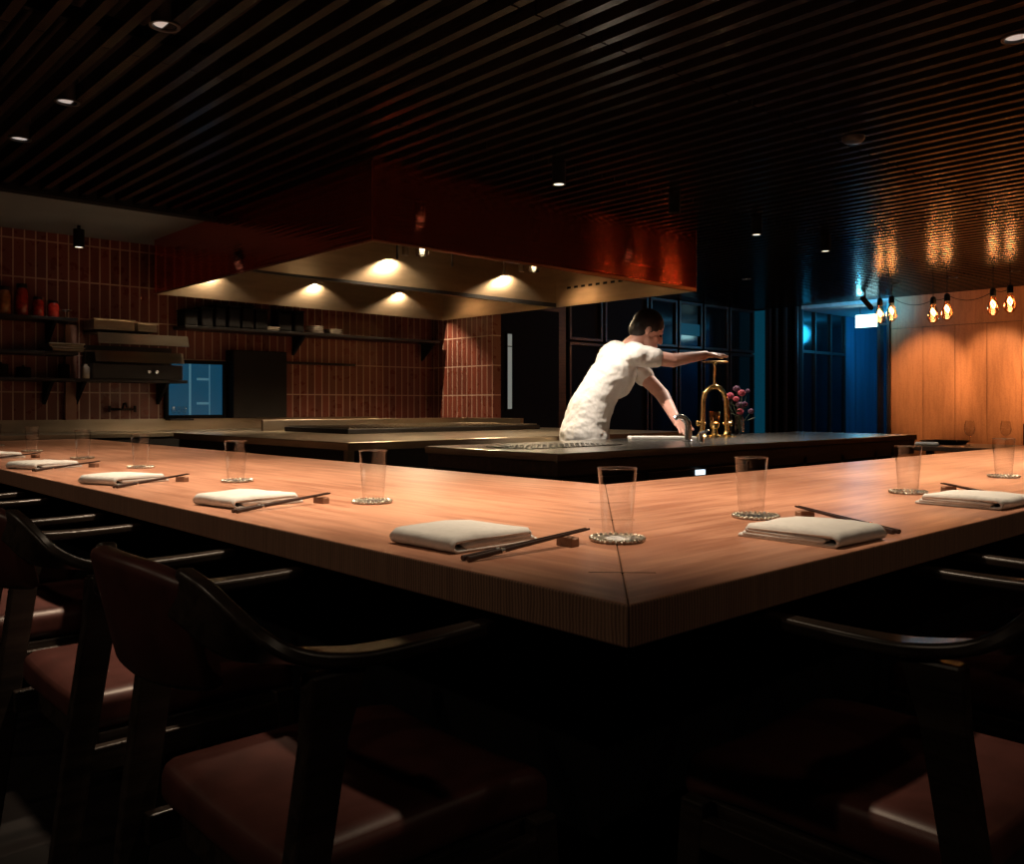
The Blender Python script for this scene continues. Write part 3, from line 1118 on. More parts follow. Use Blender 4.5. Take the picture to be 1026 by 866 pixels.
# ================================================================== GRILL STATION under the hood
gs = thing('grill_station', 'stainless grill station standing under the copper hood', 'grill station', (2.50, 4.00, 0))
bm = bmesh.new(); box(bm, 0, 3.0, 0, 2.35, IZ - .045, IZ)
build('worktop', bm, M['steel'], gs, bevel=.004)
bm = bmesh.new(); box(bm, .03, 2.97, .03, 2.32, 0.08, IZ - .0451)
build('carcass', bm, M['dark_steel'], gs)
bm = bmesh.new(); box(bm, .0, .04, .0, .04, 0, IZ - .0451)
build('leg', bm, M['steel'], gs)
bm = bmesh.new(); box(bm, .66, 2.74, 2.27, 2.30, IZ + .0001, .955); box(bm, 2.70, 2.74, 1.55, 2.2699, IZ + .0001, .955)
build('splash_guard', bm, M['steel'], gs, bevel=.003)
bm = bmesh.new(); box(bm, .75, 2.6, 1.2, 2.1, IZ + .0001, IZ + .035)
build('grill_bed', bm, M['dark_steel'], gs, bevel=.006)
bm = bmesh.new()
for k in range(40):
    tube(bm, [(.78 + k * .046, 1.22, IZ + .041), (.78 + k * .046, 2.08, IZ + .041)], .005, 6)
build('grate', bm, M['steel'], gs)
bm = bmesh.new(); box(bm, .001, .029, .1, 2.2, .55, .60)
build('side_rail', bm, M['steel'], gs)

# back worktop along the tiled wall
bw = thing('back_worktop', 'long stainless worktop running along the tiled back wall', 'worktop', (-1.5, 6.78, 0))
bm = bmesh.new(); box(bm, 0, 6.5, 0, .64, .825, .86)
build('worktop', bm, M['steel'], bw, bevel=.004)
bm = bmesh.new(); box(bm, .02, 6.48, .03, .62, 0.08, .8249)
build('carcass', bm, M['dark_steel'], bw)

# ================================================================== HOOD
HX0, HX1, HY0, HY1, HZ = 2.68, 5.655, 4.04, 7.20, 1.97
hd = thing('extractor_hood', 'large dark copper extractor hood hanging from the slatted ceiling over the grill', 'extractor hood', (HX0, HY0, HZ))
W_, D_, T_ = HX1 - HX0, HY1 - HY0, 0.505
dz = .022            # the right-hand end hangs slightly lower
def hoodbox(bm, x0, x1, y0, y1, z1=T_):
    def zl(xx): return -dz * xx / W_
    v = [bm.verts.new(p) for p in ((x0, y0, zl(x0)), (x1, y0, zl(x1)), (x1, y1, zl(x1)), (x0, y1, zl(x0)), (x0, y0, z1), (x1, y0, z1), (x1, y1, z1), (x0, y1, z1))]
    for f in ((3, 2, 1, 0), (4, 5, 6, 7), (0, 1, 5, 4), (1, 2, 6, 5), (2, 3, 7, 6), (3, 0, 4, 7)):
        bm.faces.new([v[i] for i in f])
for nm, a in (('front_panel', (0, W_, 0, .012)), ('left_panel', (0, .012, .0121, D_)), ('right_panel', (W_ - .012, W_, .0121, D_))):
    bm = bmesh.new(); hoodbox(bm, *a)
    build(nm, bm, M['copper'], hd)
# lining: inner faces
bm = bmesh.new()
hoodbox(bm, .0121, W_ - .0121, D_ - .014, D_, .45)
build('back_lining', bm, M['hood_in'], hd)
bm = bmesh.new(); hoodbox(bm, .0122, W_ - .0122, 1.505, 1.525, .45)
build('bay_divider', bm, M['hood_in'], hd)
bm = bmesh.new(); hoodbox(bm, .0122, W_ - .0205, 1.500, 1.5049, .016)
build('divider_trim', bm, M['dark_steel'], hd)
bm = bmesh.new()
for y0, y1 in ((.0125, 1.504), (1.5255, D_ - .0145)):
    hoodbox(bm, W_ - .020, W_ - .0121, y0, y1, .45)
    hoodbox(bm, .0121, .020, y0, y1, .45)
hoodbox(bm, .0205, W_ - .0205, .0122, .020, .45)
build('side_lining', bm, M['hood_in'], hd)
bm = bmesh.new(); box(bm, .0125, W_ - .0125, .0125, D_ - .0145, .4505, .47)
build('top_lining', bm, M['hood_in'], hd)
# filter slots by the right end
bm = bmesh.new()
for k in range(13):
    box(bm, W_ - .0225, W_ - .0201, .30 + k * .085, .345 + k * .085, .13, .15)
build('filter_slots', bm, M['black'], hd)
# trim line round the lower rim and the front corner
bm = bmesh.new()
hoodbox(bm, -.003, W_ + .003, -.003, -.0001, .006); hoodbox(bm, -.003, -.0001, 0, D_, .006); box(bm, -.003, -.0001, -.003, 0, .006, T_ - .06)
box(bm, W_ + .0001, W_ + .003, -.003, 0, -.015, T_ - .06)
build('rim_trim', bm, M['trim_metal'], hd)
for xx in (3.323, 3.781, 4.262):
    bm = bmesh.new(); lathe(bm, [(0, -.44), (.004, -.44), (.008, -.43), (.008, -.41), (.006, -.40), (.006, .04), (0, .04)], 10, xx - HX0, 4.72 - HY0)
    for v in bm.verts: v.co.z += .42
    o = build('nozzle', bm, M['dark_steel'], hd)
    o.location = (0, 0, 0.07)

def hood_lamp(x, y, label, power=P_HOOD, jar=True):
    t = thing('hood_lamp', label, 'lamp', (x, y, 2.31), 0, 'lamps under the extractor hood')
    bm = bmesh.new(); lathe(bm, [(0, .11), (.02, .11), (.02, -.10), (.036, -.11), (.036, -.14), (0, -.14)], 20)
    build('holder', bm, M['steel'], t, auto=40)
    bm = bmesh.new(); lathe(bm, [(.037, -.135), (.045, -.15), (.045, -.235), (.043, -.24), (0, -.24)], 24)
    build('glass_jar', bm, M['glass_rim'], t, smooth=True, auto=50)
    bm = bmesh.new(); ellipsoid(bm, (0, 0, -.178), (.02, .02, .034), seg=12)
    build('bulb', bm, M['hood_bulb'], t, smooth=True)
    light('lamp_light', 'SPOT', (0, 0, -.245), power, WARM2, t, (0, 0, -1), 150, 0.35, .02)
    return t
hood_lamp(3.525, 4.72, 'glass jar lamp hanging in the near hood bay, left one')
hood_lamp(4.563, 4.72, 'glass jar lamp hanging in the near hood bay, right one')

def hood_spot(x, y, label, power=P_HOOD * .55):
    t = thing('hood_spotlight', label, 'lamp', (x, y, 2.22), 0, 'small spotlights along the hood linings')
    bm = bmesh.new(); lathe(bm, [(0, .20), (.025, .20), (.025, -.02), (.022, -.02), (.020, -.005), (0, -.005)], 20)
    build('housing', bm, M['steel'], t, auto=40)
    bm = bmesh.new(); lathe(bm, [(0, -.0051), (.019, -.0051), (.019, -.008), (0, -.008)], 16)
    build('lens', bm, M['lamp_lens'], t)
    light('lamp_light', 'SPOT', (0, 0, -.03), power, WARM2, t, (0, .30, -1), 138, 0.35, .012)
hood_spot(3.89, 5.42, 'small spotlight lighting the hood divider, left one')
hood_spot(5.09, 5.42, 'small spotlight lighting the hood divider, right one')
hood_spot(3.17, 7.125, 'small spotlight on the far hood lining, left one')
hood_spot(4.17, 7.125, 'small spotlight on the far hood lining, middle one')
hood_spot(5.12, 7.125, 'small spotlight on the far hood lining, right one')

# ================================================================== CEILING LAMPS
def recessed(x, y, label, target=None, power=P_TABLE, angle=66, lens='lamp_lens_dim', blend=1.0, color=WARM, r=.042, show=True):
    t = thing('downlight', label, 'downlight', (x, y, CEIL - .006), 0, 'recessed downlights in the slatted ceiling')
    bm = bmesh.new(); lathe(bm, [(r, 0), (r + .010, 0), (r + .010, -.004), (r, -.004), (r - .006, .03), (r - .006, .108), (r + .006, .108), (r + .004, .0)], 28)
    build('ring', bm, M['frame_dark'], t, auto=40)
    bm = bmesh.new(); lathe(bm, [(0, .005), (r - .0035, .005), (r - .0060, .024), (0, .024)], 24)
    build('lens', bm, M[lens], t)
    light('lamp_light', 'SPOT', (0, 0, -.012), power, color, t, target or (0, 0, -1), angle, blend, .03)
    return t
LW = ['above the counter, upper left of the photo, largest of three', 'above the left arm, middle of the three at upper left', 'above the left arm, lowest of the three at upper left']
recessed(1.189, 3.097, 'recessed downlight ' + LW[0], (.15, .0, -1.58))
recessed(1.171, 4.165, 'recessed downlight ' + LW[1], (.15, .0, -1.58), P_TABLE * .36)
recessed(1.160, 4.904, 'recessed downlight ' + LW[2], (.15, .0, -1.58), P_TABLE * .2)
recessed(1.18, 2.05, 'recessed downlight out of frame above the left counter arm', (.16, .05, -1.58))
recessed(3.506, 1.104, 'recessed downlight at the upper right edge of the photo', (.0, .17, -1.58))
recessed(2.45, 1.10, 'recessed downlight out of frame above the right counter arm', (.0, .17, -1.58), P_TABLE * .8)
recessed(1.30, 1.20, 'recessed downlight out of frame above the counter corner', (.22, .18, -1.58), P_TABLE * .75)
recessed(4.55, 1.10, 'recessed downlight out of frame above the far right counter arm', (.0, .17, -1.58))
for px, py, k in ((-1.1, 1.0, 'behind the nearest left seats'), (-1.1, 2.6, 'behind the left seats'), (-1.1, 4.2, 'behind the far left seats'), (1.0, -1.2, 'behind the nearest right seats'), (2.8, -1.2, 'behind the far right seats')):  # unseen lamps added as fill on counter edges and chair backs
    recessed(px, py, 'added fill downlight out of frame ' + k, (1.0, 0, -1.0) if px < 0 else (0, 1.0, -1.0), P_FILL if px < 0 else P_FILL * .6, 100)
# small recessed fittings deeper in the room
for x, y, l in ((8.106, 5.151, 'tiny recessed downlight beyond the hood, in front of the blue lobby'), (9.60, 4.234, 'small wall-washing downlight above the timber wall, left of three'), (9.60, 3.628, 'small wall-washing downlight above the timber wall, middle of three'), (9.60, 3.031, 'small wall-washing downlight above the timber wall, rightmost in view')):
    wash = x > 9
    recessed(x, y, l, (1.3, .17 if y > 4 else 0, -1.0) if wash else (0, 0, -1), P_WASH if wash else 4.0, 42 if wash else 50, 'lamp_lens', .7 if wash else .8, (1.0, .54, .26) if wash else WARM, r=.036)
for k, y in enumerate((2.43, 1.83, .75, .20, -.40, -1.0)):
    recessed(9.60, y, 'wall-washing downlight out of frame along the timber wall to the right', (1.3, 0, -1.15), P_WASH * .03, 40, 'lamp_lens', .6, (1.0, .54, .26), r=.036)
# smoke detector
bm = bmesh.new(); lathe(bm, [(0, 0), (.055, 0), (.055, -.012), (.045, -.026), (.02, -.032), (0, -.033)], 28)
sd = build('smoke_detector', bm, M['frame_dark'], None, loc=(4.202, 2.062, CEIL - .0055), auto=40)
tag(sd, 'round dark smoke detector on the slatted ceiling', 'smoke detector')

def cylinder_spot(x, y, zt, label, power, target=(0, 0, -1), on=True, h=.135, r=.038, angle=70, zc=CEIL - .005):
    t = thing('cylinder_spotlight', label, 'spotlight', (x, y, zt), 0, 'black cylinder spotlights on the ceiling')
    bm = bmesh.new(); lathe(bm, [(0, h), (r, h), (r, 0), (r - .006, 0), (r - .010, .012), (0, .012)], 28)
    build('can', bm, M['black'], t, auto=40)
    bm = bmesh.new(); disc_cyl(bm, 0, 0, h, zc - zt, .012, 12)
    build('mount', bm, M['black'], t)
    bm = bmesh.new(); lathe(bm, [(0, .004), (r - .009, .004), (r - .009, .0119), (0, .0119)], 24)
    build('lens', bm, M['lamp_lens'] if on else M['black'], t)
    if on:
        light('lamp_light', 'SPOT', (0, 0, -.01), power, NEUTRAL, t, target, angle, .7, .025)
cylinder_spot(3.479, 3.40, 2.29, 'black cylinder spotlight right of the hood corner, lit, over the island', P_ISLAND, (.28, -.1, -1))
cylinder_spot(4.527, 3.40, 2.29, 'black unlit cylinder spotlight above the hood right end', 0, on=False)
cylinder_spot(5.551, 3.445, 2.29, 'black cylinder spotlight, left of the two lit ones beyond the hood', P_ISLAND * .8, (-.45, -.1, -1))
cylinder_spot(6.547, 3.443, 2.29, 'black cylinder spotlight, right of the two lit ones beyond the hood', P_ISLAND * .3, (0, -.1, -1))
cylinder_spot(2.05, 7.0, 2.245, 'black cylinder spotlight in front of the tiled wall at far left', 7, (0, .1, -1), zc=CEIL)
cylinder_spot(3.245, 7.08, 2.22, 'black cylinder spotlight beside the left end of the hood', 3, (0, .12, -1), zc=CEIL, h=.12)

# ================================================================== FILAMENT BULBS on a swagged cable
BX = 9.6
bulbs = [(4.405, 2.175, 'pair beside the lit sign, left bulb'), (4.275, 2.19, 'pair beside the lit sign, right bulb'),
         (3.831, 2.14, 'middle pair, left bulb'), (3.689, 2.162, 'middle pair, right bulb'),
         (3.242, 2.175, 'right pair, left bulb'), (3.085, 2.19, 'right pair, right bulb')]
extra = [(y, 2.19 + .01 * (k % 2), 'pair out of frame to the right, bulb by the timber wall') for k, y in enumerate((.84, .70, .25, .11, -.32, -.46))]
def edison():
    t = thing('filament_bulb', '-', 'light bulb')
    bm = bmesh.new(); lathe(bm, [(0, .085), (.012, .083), (.026, .07), (.030, .05), (.030, .0), (0, .0)], 16)
    build('socket', bm, M['black'], t, auto=40)
    bm = bmesh.new(); lathe(bm, [(.026, -.0001), (.030, -.03), (.050, -.085), (.058, -.125), (.052, -.165), (.033, -.192), (.012, -.204), (0, -.206)], 20)
    build('glass_bulb', bm, M['amber_glass'], t, smooth=True)
    bm = bmesh.new()
    pts = []
    for k in range(25):
        a = k * 1.05
        pts.append((.017 * math.cos(a) + .006 * math.cos(a * 5), .017 * math.sin(a), -.045 - .075 * abs(((k / 3.0) % 2) - 1)))
    tube(bm, pts, .0050, 6)
    build('filament', bm, M['filament'], t, smooth=True)
    light('bulb_light', 'POINT', (0, 0, -.09), P_BULB, (1.0, .52, .22), t, size=.04)
    return t
eb = edison()
for i, (y, z, l) in enumerate(bulbs + extra):
    lb = 'glowing filament bulb with clear glass, ' + l
    if i >= len(bulbs):
        lb = 'glowing filament bulb hanging out of frame to the right of the timber wall bulbs'
    o = put(eb, (BX, y, z), 0, lb, 'light bulb', 'filament bulbs hanging by the timber wall')
ys = [4.405, 4.275, 3.831, 3.689, 3.242, 3.085, .84, .70, .25, .11, -.32, -.46]
zs = [2.175, 2.19, 2.14, 2.162, 2.175, 2.19] + [2.19, 2.20] * 3
for lo, hi, lab in ((0, 6, 'black cable swagged between the six hanging filament bulbs'), (6, 12, 'black cable swagged between filament bulbs out of frame to the right')):
    cab = bmesh.new()
    yy, zz = ys[lo:hi], zs[lo:hi]
    for y, z in zip(yy, zz):
        tube(cab, [(0, y - yy[0], z + .086), (0, y - yy[0], CEIL - .005)], .004, 6)
    for (ya, za), (yb, zb) in zip(list(zip(yy, zz)), list(zip(yy, zz))[1:]):
        sag = .16 * abs(ya - yb)
        tube(cab, [(.036, ya + (yb - ya) * k / 10 - yy[0], za + .06 + (zb - za) * k / 10 - 4 * sag * (k / 10) * (1 - k / 10)) for k in range(11)], .004, 6)
    tag(build('bulb_cable', cab, M['black'], None, loc=(BX, yy[0], 0), smooth=True), lab, 'cable')

# ================================================================== LIT SIGN and spotlight by the lobby
sg = thing('lit_sign', 'glowing white-blue box sign hanging at the lobby opening', 'sign', (11.3, 5.35, 2.09))
bm = bmesh.new(); box(bm, -.03, .03, -.155, .155, 0, .18)
build('box', bm, M['frame_dark'], sg, bevel=.004)
bm = bmesh.new(); box(bm, -.034, -.0301, -.148, .148, .007, .173)
build('face', bm, M['sign_face'], sg)
bm = bmesh.new()
for s in (-1, 1):
    tube(bm, [(0, s * .1, .1801), (0, s * .1, .2745)], .005, 8)
build('rod', bm, M['frame_dark'], sg)
sl = thing('track_spotlight', 'tilted black spotlight on the ceiling above the glowing sign', 'spotlight', (10.2, 4.86, 2.40))
bm = bmesh.new(); capsule(bm, (.0, .03, -.05), (.03, -.06, -.17), .030, .030, 16)
build('can', bm, M['black'], sl, smooth=True)
bm = bmesh.new(); tube(bm, [(0, 0, .005), (0, 0, -.07)], .010, 10)
build('mount', bm, M['black'], sl)
light('lamp_light', 'SPOT', (.05, .06, -.12), 12.0, (.10, .62, 1.0), sl, (.7, .25, .12), 120, .6, .03)

# ================================================================== SIDE TABLE by the timber wall
st_ = thing('side_table', 'dark low side table by the timber wall with a white napkin and wine glasses', 'table', (7.35, 2.65, 0))
bm = bmesh.new(); box(bm, -.40, .40, -.75, .55, .715, .75)
build('tabletop', bm, M['brown_edge'], st_, bevel=.004)
for sx in (-1, 1):
    for sy in (-1, 1):
        bm = bmesh.new(); box(bm, sx * .36 - .025, sx * .36 + .025, sy * .55 - .125, sy * .55 - .075, 0, .7149)
        build('leg', bm, M['brown_edge'], st_)
bm = napkin_mesh(12)
o = build('napkin', bm, M['linen'], None, smooth=True, loc=(7.10, 2.88, .7503))
o.rotation_euler = (0, 0, R(20))
tag(o, 'crumpled white napkin on the dark side table by the timber wall', 'napkin')
bm = bmesh.new()
lathe(bm, [(0, 0), (.17, 0), (.20, .03), (.205, .03), (.174, -.0 + .006), (0, .006)], 4)
o = build('tray', bm, M['dark_steel'], None, loc=(7.50, 2.90, .7503))
o.rotation_euler = (0, 0, R(45))
tag(o, 'shallow dark square tray on the side table', 'tray')
def wine():
    t = thing('wine_glass', '-', 'wine glass')
    bm = bmesh.new(); lathe(bm, [(.0, .085), (.014, .087), (.032, .105), (.039, .135), (.034, .175), (.029, .20)], 24)
    build('bowl', bm, M['glass'], t, smooth=True)
    bm = bmesh.new(); lathe(bm, [(0, 0), (.034, 0), (.034, .002), (.006, .006), (.0035, .02), (.0035, .075), (.006, .0849), (0, .0849)], 20)
    build('stem', bm, M['glass'], t, smooth=True)
    return t
wg = wine()
put(wg, (7.09, 2.56, .7503), 0, 'stemmed wine glass on the side table, left one, nearer the napkin', 'wine glass', 'wine glasses on the side table')
put(wg, (7.25, 2.36, .7503), 0, 'stemmed wine glass on the side table, right one, behind the last tumbler', 'wine glass', 'wine glasses on the side table')

# ================================================================== BACK-WALL SHELVES AND EQUIPMENT
def shelf(label, x0, x1, z, depth=.26, y1=7.4499, brackets=(), rail=False):
    t = thing('wall_shelf', label, 'shelf', (x0, y1 - depth, z))
    bm = bmesh.new(); box(bm, 0, x1 - x0, 0, depth, -.025, 0)
    build('board', bm, M['dark_steel'], t, bevel=.002)
    for b in brackets:
        bm = bmesh.new()
        bx_ = b - x0
        loft(bm, [[(bx_ - .012, depth, -.0251), (bx_ - .012, .03, -.0251), (bx_ - .012, depth, -.20)], [(bx_ + .012, depth, -.0251), (bx_ + .012, .03, -.0251), (bx_ + .012, depth, -.20)]])
        build('bracket', bm, M['black'], t)
    return t
shelf('upper dark wall shelf at far left holding red preserve jars', 0.9, 2.10, 1.735, brackets=(1.1, 1.95))
shelf('middle steel shelf at far left with pale lit edges', 0.9, 2.10, 1.475, brackets=(1.1,))
shelf('lower dark shelf at far left under the steel trays', 0.9, 2.95, 1.275, brackets=(1.93, 2.16, 2.80))
shelf('long dark wall shelf on brackets left of the tiled corner, holding boxes and plates', 2.93, 5.60, 1.735, brackets=(4.06, 5.62 - .06))
bm = bmesh.new(); box(bm, -.4, .4, -.012, .012, -.012, .012)
o = build('hook_rail', bm, M['dark_steel'], None, loc=(4.33, 7.437, 1.465))
tag(o, 'thin dark utensil rail on the tiled wall under the long shelf', 'rail')

def jar(x, y, z, h, r, m, lid, label, g):
    t = thing('preserve_jar', label, 'jar', (x, y, z), 0, g)
    bm = bmesh.new(); lathe(bm, [(0, 0), (r * .92, 0), (r, .006), (r, h * .72), (r * .75, h * .84), (r * .72, h * .87), (0, h * .87)], 18)
    build('jar_body', bm, M[m], t, smooth=True, auto=50)
    bm = bmesh.new(); lathe(bm, [(0, h * .8705), (r * .8, h * .8705), (r * .8, h), (0, h)], 18)
    build('lid', bm, M[lid], t, auto=40)
JR = [(1.62, .21, .05, 'jar_amber'), (1.74, .24, .045, 'jar_red'), (1.85, .15, .042, 'jar_red'), (1.955, .13, .042, 'jar_red'), (1.50, .20, .05, 'jar_red'), (1.40, .22, .05, 'jar_amber')]
WJ = ['third from left, tall amber', 'tall red one in the middle', 'short red one beside the tall red jar', 'short red one nearest the shelf end', 'second from left, red', 'leftmost, amber, outside the frame']
for (x, h, r, m), l in zip(JR, WJ):
    jar(x, 7.30, 1.7353, h, r, m, 'dark_steel', 'preserve jar on the upper far-left shelf, ' + l, 'preserve jars on the upper shelf')
# small dish stand at the shelf end
bm = bmesh.new(); lathe(bm, [(0, 0), (.04, 0), (.04, .004), (.006, .01), (.006, .05), (.05, .062), (.052, .066), (0, .06)], 20)
o = build('dish_stand', bm, M['chrome'], None, loc=(2.04, 7.30, 1.7353), auto=40); tag(o, 'small chrome footed dish at the right end of the jar shelf', 'dish')

# salamander-like steel unit: shallow steel trays and cabinet
def tray_unit(x0, x1, z0, z1, label, m, y0=7.12, y1=7.42):
    t = thing('steel_tray', label, 'tray', (x0, y0, z0), 0, 'steel trays on the left kitchen wall')
    bm = bmesh.new()
    h = z1 - z0
    box(bm, 0, x1 - x0, 0, y1 - y0, 0, .008); box(bm, 0, x1 - x0, 0, .006, .008, h); box(bm, 0, x1 - x0, y1 - y0 - .006, y1 - y0, .008, h)
    box(bm, 0, .006, .006, y1 - y0 - .006, .008, h); box(bm, x1 - x0 - .006, x1 - x0, .006, y1 - y0 - .006, .008, h)
    build('pan', bm, m, t, bevel=.002)
    bm = bmesh.new(); tube(bm, [(-.006, -.006, h), (x1 - x0 + .006, -.006, h)], .007, 8)
    build('rolled_rim', bm, M['steel'], t)
so = thing('salamander_grill', 'stainless wall grill with angled hood plates at far left, over the lower shelf', 'grill', (2.19, 7.08, 1.2755))
bm = bmesh.new(); box(bm, 0, .70, .06, .36, .0, .12)
build('body', bm, M['dark_steel'], so, bevel=.006)
for zb, x0, x1 in ((.27, .02, .72), (.13, .0, .68)):
    bm = bmesh.new(); loft(bm, [[(x0, -.02, zb), (x0, .01, zb + .085), (x0, .36, zb + .10), (x0, .36, zb + .09), (x0, .02, zb + .075), (x0, -.01, zb - .002)], [(x1, -.02, zb), (x1, .01, zb + .085), (x1, .36, zb + .10), (x1, .36, zb + .09), (x1, .02, zb + .075), (x1, -.01, zb - .002)]])
    build('hood_plate', bm, M['steel'], so)
bm = bmesh.new(); box(bm, .02, .70, .30, .36, .1201, .27)
build('rear_panel', bm, M['dark_steel'], so)
for kx in (.42, .48):
    bm = bmesh.new(); tube(bm, [(kx, .06, .06), (kx, .035, .06)], .013, 12)
    build('knob', bm, M['chrome'], so)
# wire basket and containers on the top plate
tray_unit(2.20, 2.50, 1.655, 1.735, 'open steel tray on top of the wall grill, left one', M['steel'], 7.14, 7.40)
tray_unit(2.53, 2.68, 1.655, 1.72, 'small steel tray on top of the wall grill, right one', M['steel'], 7.14, 7.40)
# two steel sheet pans on middle shelf (pale lit edges)
tray_unit(1.90, 2.12, 1.4755, 1.500, 'lower of two flat steel pans at the end of the middle far-left shelf', M['steel'])
tray_unit(1.88, 2.12, 1.5085, 1.530, 'upper of two flat steel pans at the end of the middle far-left shelf', M['steel'])
# items on lower shelf
for x, r, h, l, m in ((2.03, .04, .10, 'dark canister', 'dark_box'), (1.75, .05, .07, 'low dark pot', 'dark_box'), (1.60, .05, .09, 'dark round pot', 'dark_box')):
    bm = bmesh.new(); lathe(bm, [(0, 0), (r, 0), (r, h), (r * .9, h + .008), (.008, h + .012), (.008, h + .022), (0, h + .023)], 20)
    o = build('pot', bm, M[m], None, loc=(x, 7.30, 1.2753), auto=40)
    tag(o, l + ' on the lower far-left shelf', 'pot')
bm = bmesh.new(); lathe(bm, [(0, 0), (.028, 0), (.030, .01), (.030, .085), (.012, .1), (.012, .11), (0, .11)], 18)
o = build('bottle', bm, M['ceramic'], None, loc=(2.155, 7.19, 1.2753), smooth=True, auto=50); tag(o, 'small pale bottle beside the wall grill on the lower shelf', 'bottle')

# boxes, containers and plates on the long shelf
BX_ = [(3.00, .12, .14), (3.14, .11, .17), (3.26, .10, .20), (3.385, .11, .20), (3.51, .11, .21), (3.64, .12, .19), (3.87, .13, .20), (3.98 + .03, .10, .20)]
BL = ['first', 'second', 'third', 'fourth', 'fifth', 'sixth', 'tall seventh', 'tall eighth']
for (x, wd, h), l in zip(BX_, BL):
    t = thing('storage_box', 'dark lidded storage box on the long shelf, %s from the left' % l, 'box', (x, 7.32, 1.7353), 0, 'dark boxes on the long shelf')
    bm = bmesh.new(); rounded(bm, (0, 0, h * .46), (wd / 2 - .004, .085, h * .46), .010, 6)
    build('box_body', bm, M['dark_box'], t, smooth=True)
    bm = bmesh.new(); rounded(bm, (0, 0, h * .96), (wd / 2 - .001, .09, h * .04), .004, 4)
    build('lid', bm, M['black'], t, smooth=True)
for sx, n, l in ((3.755, 2, 'between the dark boxes'), (4.20, 4, 'right of the dark boxes'), (4.40, 3, 'right of the other plates')):
    for k in range(n):
        bm = bmesh.new(); lathe(bm, [(0, 0), (.05, 0), (.055, .003), (.085, .014), (.088, .017), (.083, .016), (.05, .006), (0, .006)], 24)
        o = build('plate', bm, M['ceramic'], None, loc=(sx, 7.30, 1.7353 + .0175 * k), smooth=True)
        tag(o, 'pale plate on the long shelf %s, %s' % (l, ('bottom of its stack', 'second up in its stack', 'third up in its stack', 'topmost of its stack')[k]), 'plate', 'plates on the long shelf')

# wall tap at the back worktop
wt = thing('wall_tap', 'small dark bridge tap on the tiled wall below the wall grill', 'tap', (2.50, 7.4499, 1.035))
bm = bmesh.new(); tube(bm, [(-.10, -.045, 0), (.10, -.045, 0)], .009, 10); tube(bm, [(-.07, 0, 0), (-.07, -.045, 0)], .010, 10); tube(bm, [(.07, 0, 0), (.07, -.045, 0)], .010, 10)
build('bridge', bm, M['dark_steel'], wt, smooth=True)
bm = bmesh.new(); tube(bm, [(0, -.045, -.0), (0, -.07, .045), (0, -.12, .05), (0, -.15, .02)], .008, 10)
build('spout', bm, M['dark_steel'], wt, smooth=True)
for s in (-1, 1):
    bm = bmesh.new(); tube(bm, [(s * .10, -.045, -.022), (s * .10, -.045, .03)], .012, 10)
    build('handle', bm, M['dark_steel'], wt)
# tall dark cabinet panel right of the blue window
cbn = thing('wall_cabinet', 'tall flat black wall cabinet right of the blue window', 'cabinet', (3.40, 7.30, .956))
bm = bmesh.new(); box(bm, 0, .52, .02, .1499, 0, .60)
build('body', bm, M['black'], cbn)
bm = bmesh.new(); box(bm, .004, .516, 0, .0199, .004, .596)
build('door', bm, M['dark_wall'], cbn, bevel=.003)
# stemware hanging in front of the blue window
for k, x in enumerate((2.90, 2.945, 2.99)):
    o = dup(wg, (x, 7.36, .9555), 0)
    o.scale = (.52, .52, .52)
    for ch in o.children:
        pass
    tag(o, 'small wine glass on the ledge before the blue window, %s' % ('left one', 'middle one', 'right one')[k], 'wine glass', 'wine glasses before the blue window')
bm = bmesh.new(); box(bm, 2.85, 3.05, 7.30, 7.4099, .94, .955)
tag(build('window_ledge', bm, M['dark_steel'], None), kind='structure')
bpy.data.objects['window_ledge'].name = 'trim_11'

# ================================================================== CHEF
OX, OY = 4.05, 3.72
def V(x, y, z): return Vector((x - OX, y - OY, z))
fx, fy = 0.80, -0.60                  # facing direction
F = Vector((fx, fy, 0)); RS = Vector((fy, -fx, 0)); UP = Vector((0, 0, 1))
pel = V(4.04, 3.73, .93); wai = pel + F * .06 + UP * .16; che = pel + F * .20 + UP * .36; nb = pel + F * .30 + UP * .50
hc = nb + F * .105 + UP * .105
shR = nb + RS * .175 - UP * .055 - F * .01; shL = nb - RS * .175 - UP * .065 + F * .02
haR = V(4.625, 3.235, 1.385); haL = V(4.27, 3.18, .962)
elR = shR.lerp(haR, .50) + UP * (-.035) + RS * .02
elL = shL.lerp(haL, .42) - UP * .06 - RS * .03 + F * .10
hipR = pel + RS * .082 - UP * .05; hipL = pel - RS * .082 - UP * .05
knR = hipR * 1 + F * .04 - UP * .43; knL = hipL + F * .06 - UP * .43
anR = knR - F * .05 - UP * .40; anL = knL - F * .04 - UP * .40
hr = Matrix((F, -RS, UP)).transposed()          # columns: forward, left, up
tilt = Matrix.Rotation(R(28), 3, 'Y')
HR = hr @ tilt

def hp(x, y, z): return hc + HR @ Vector((x, y, z))

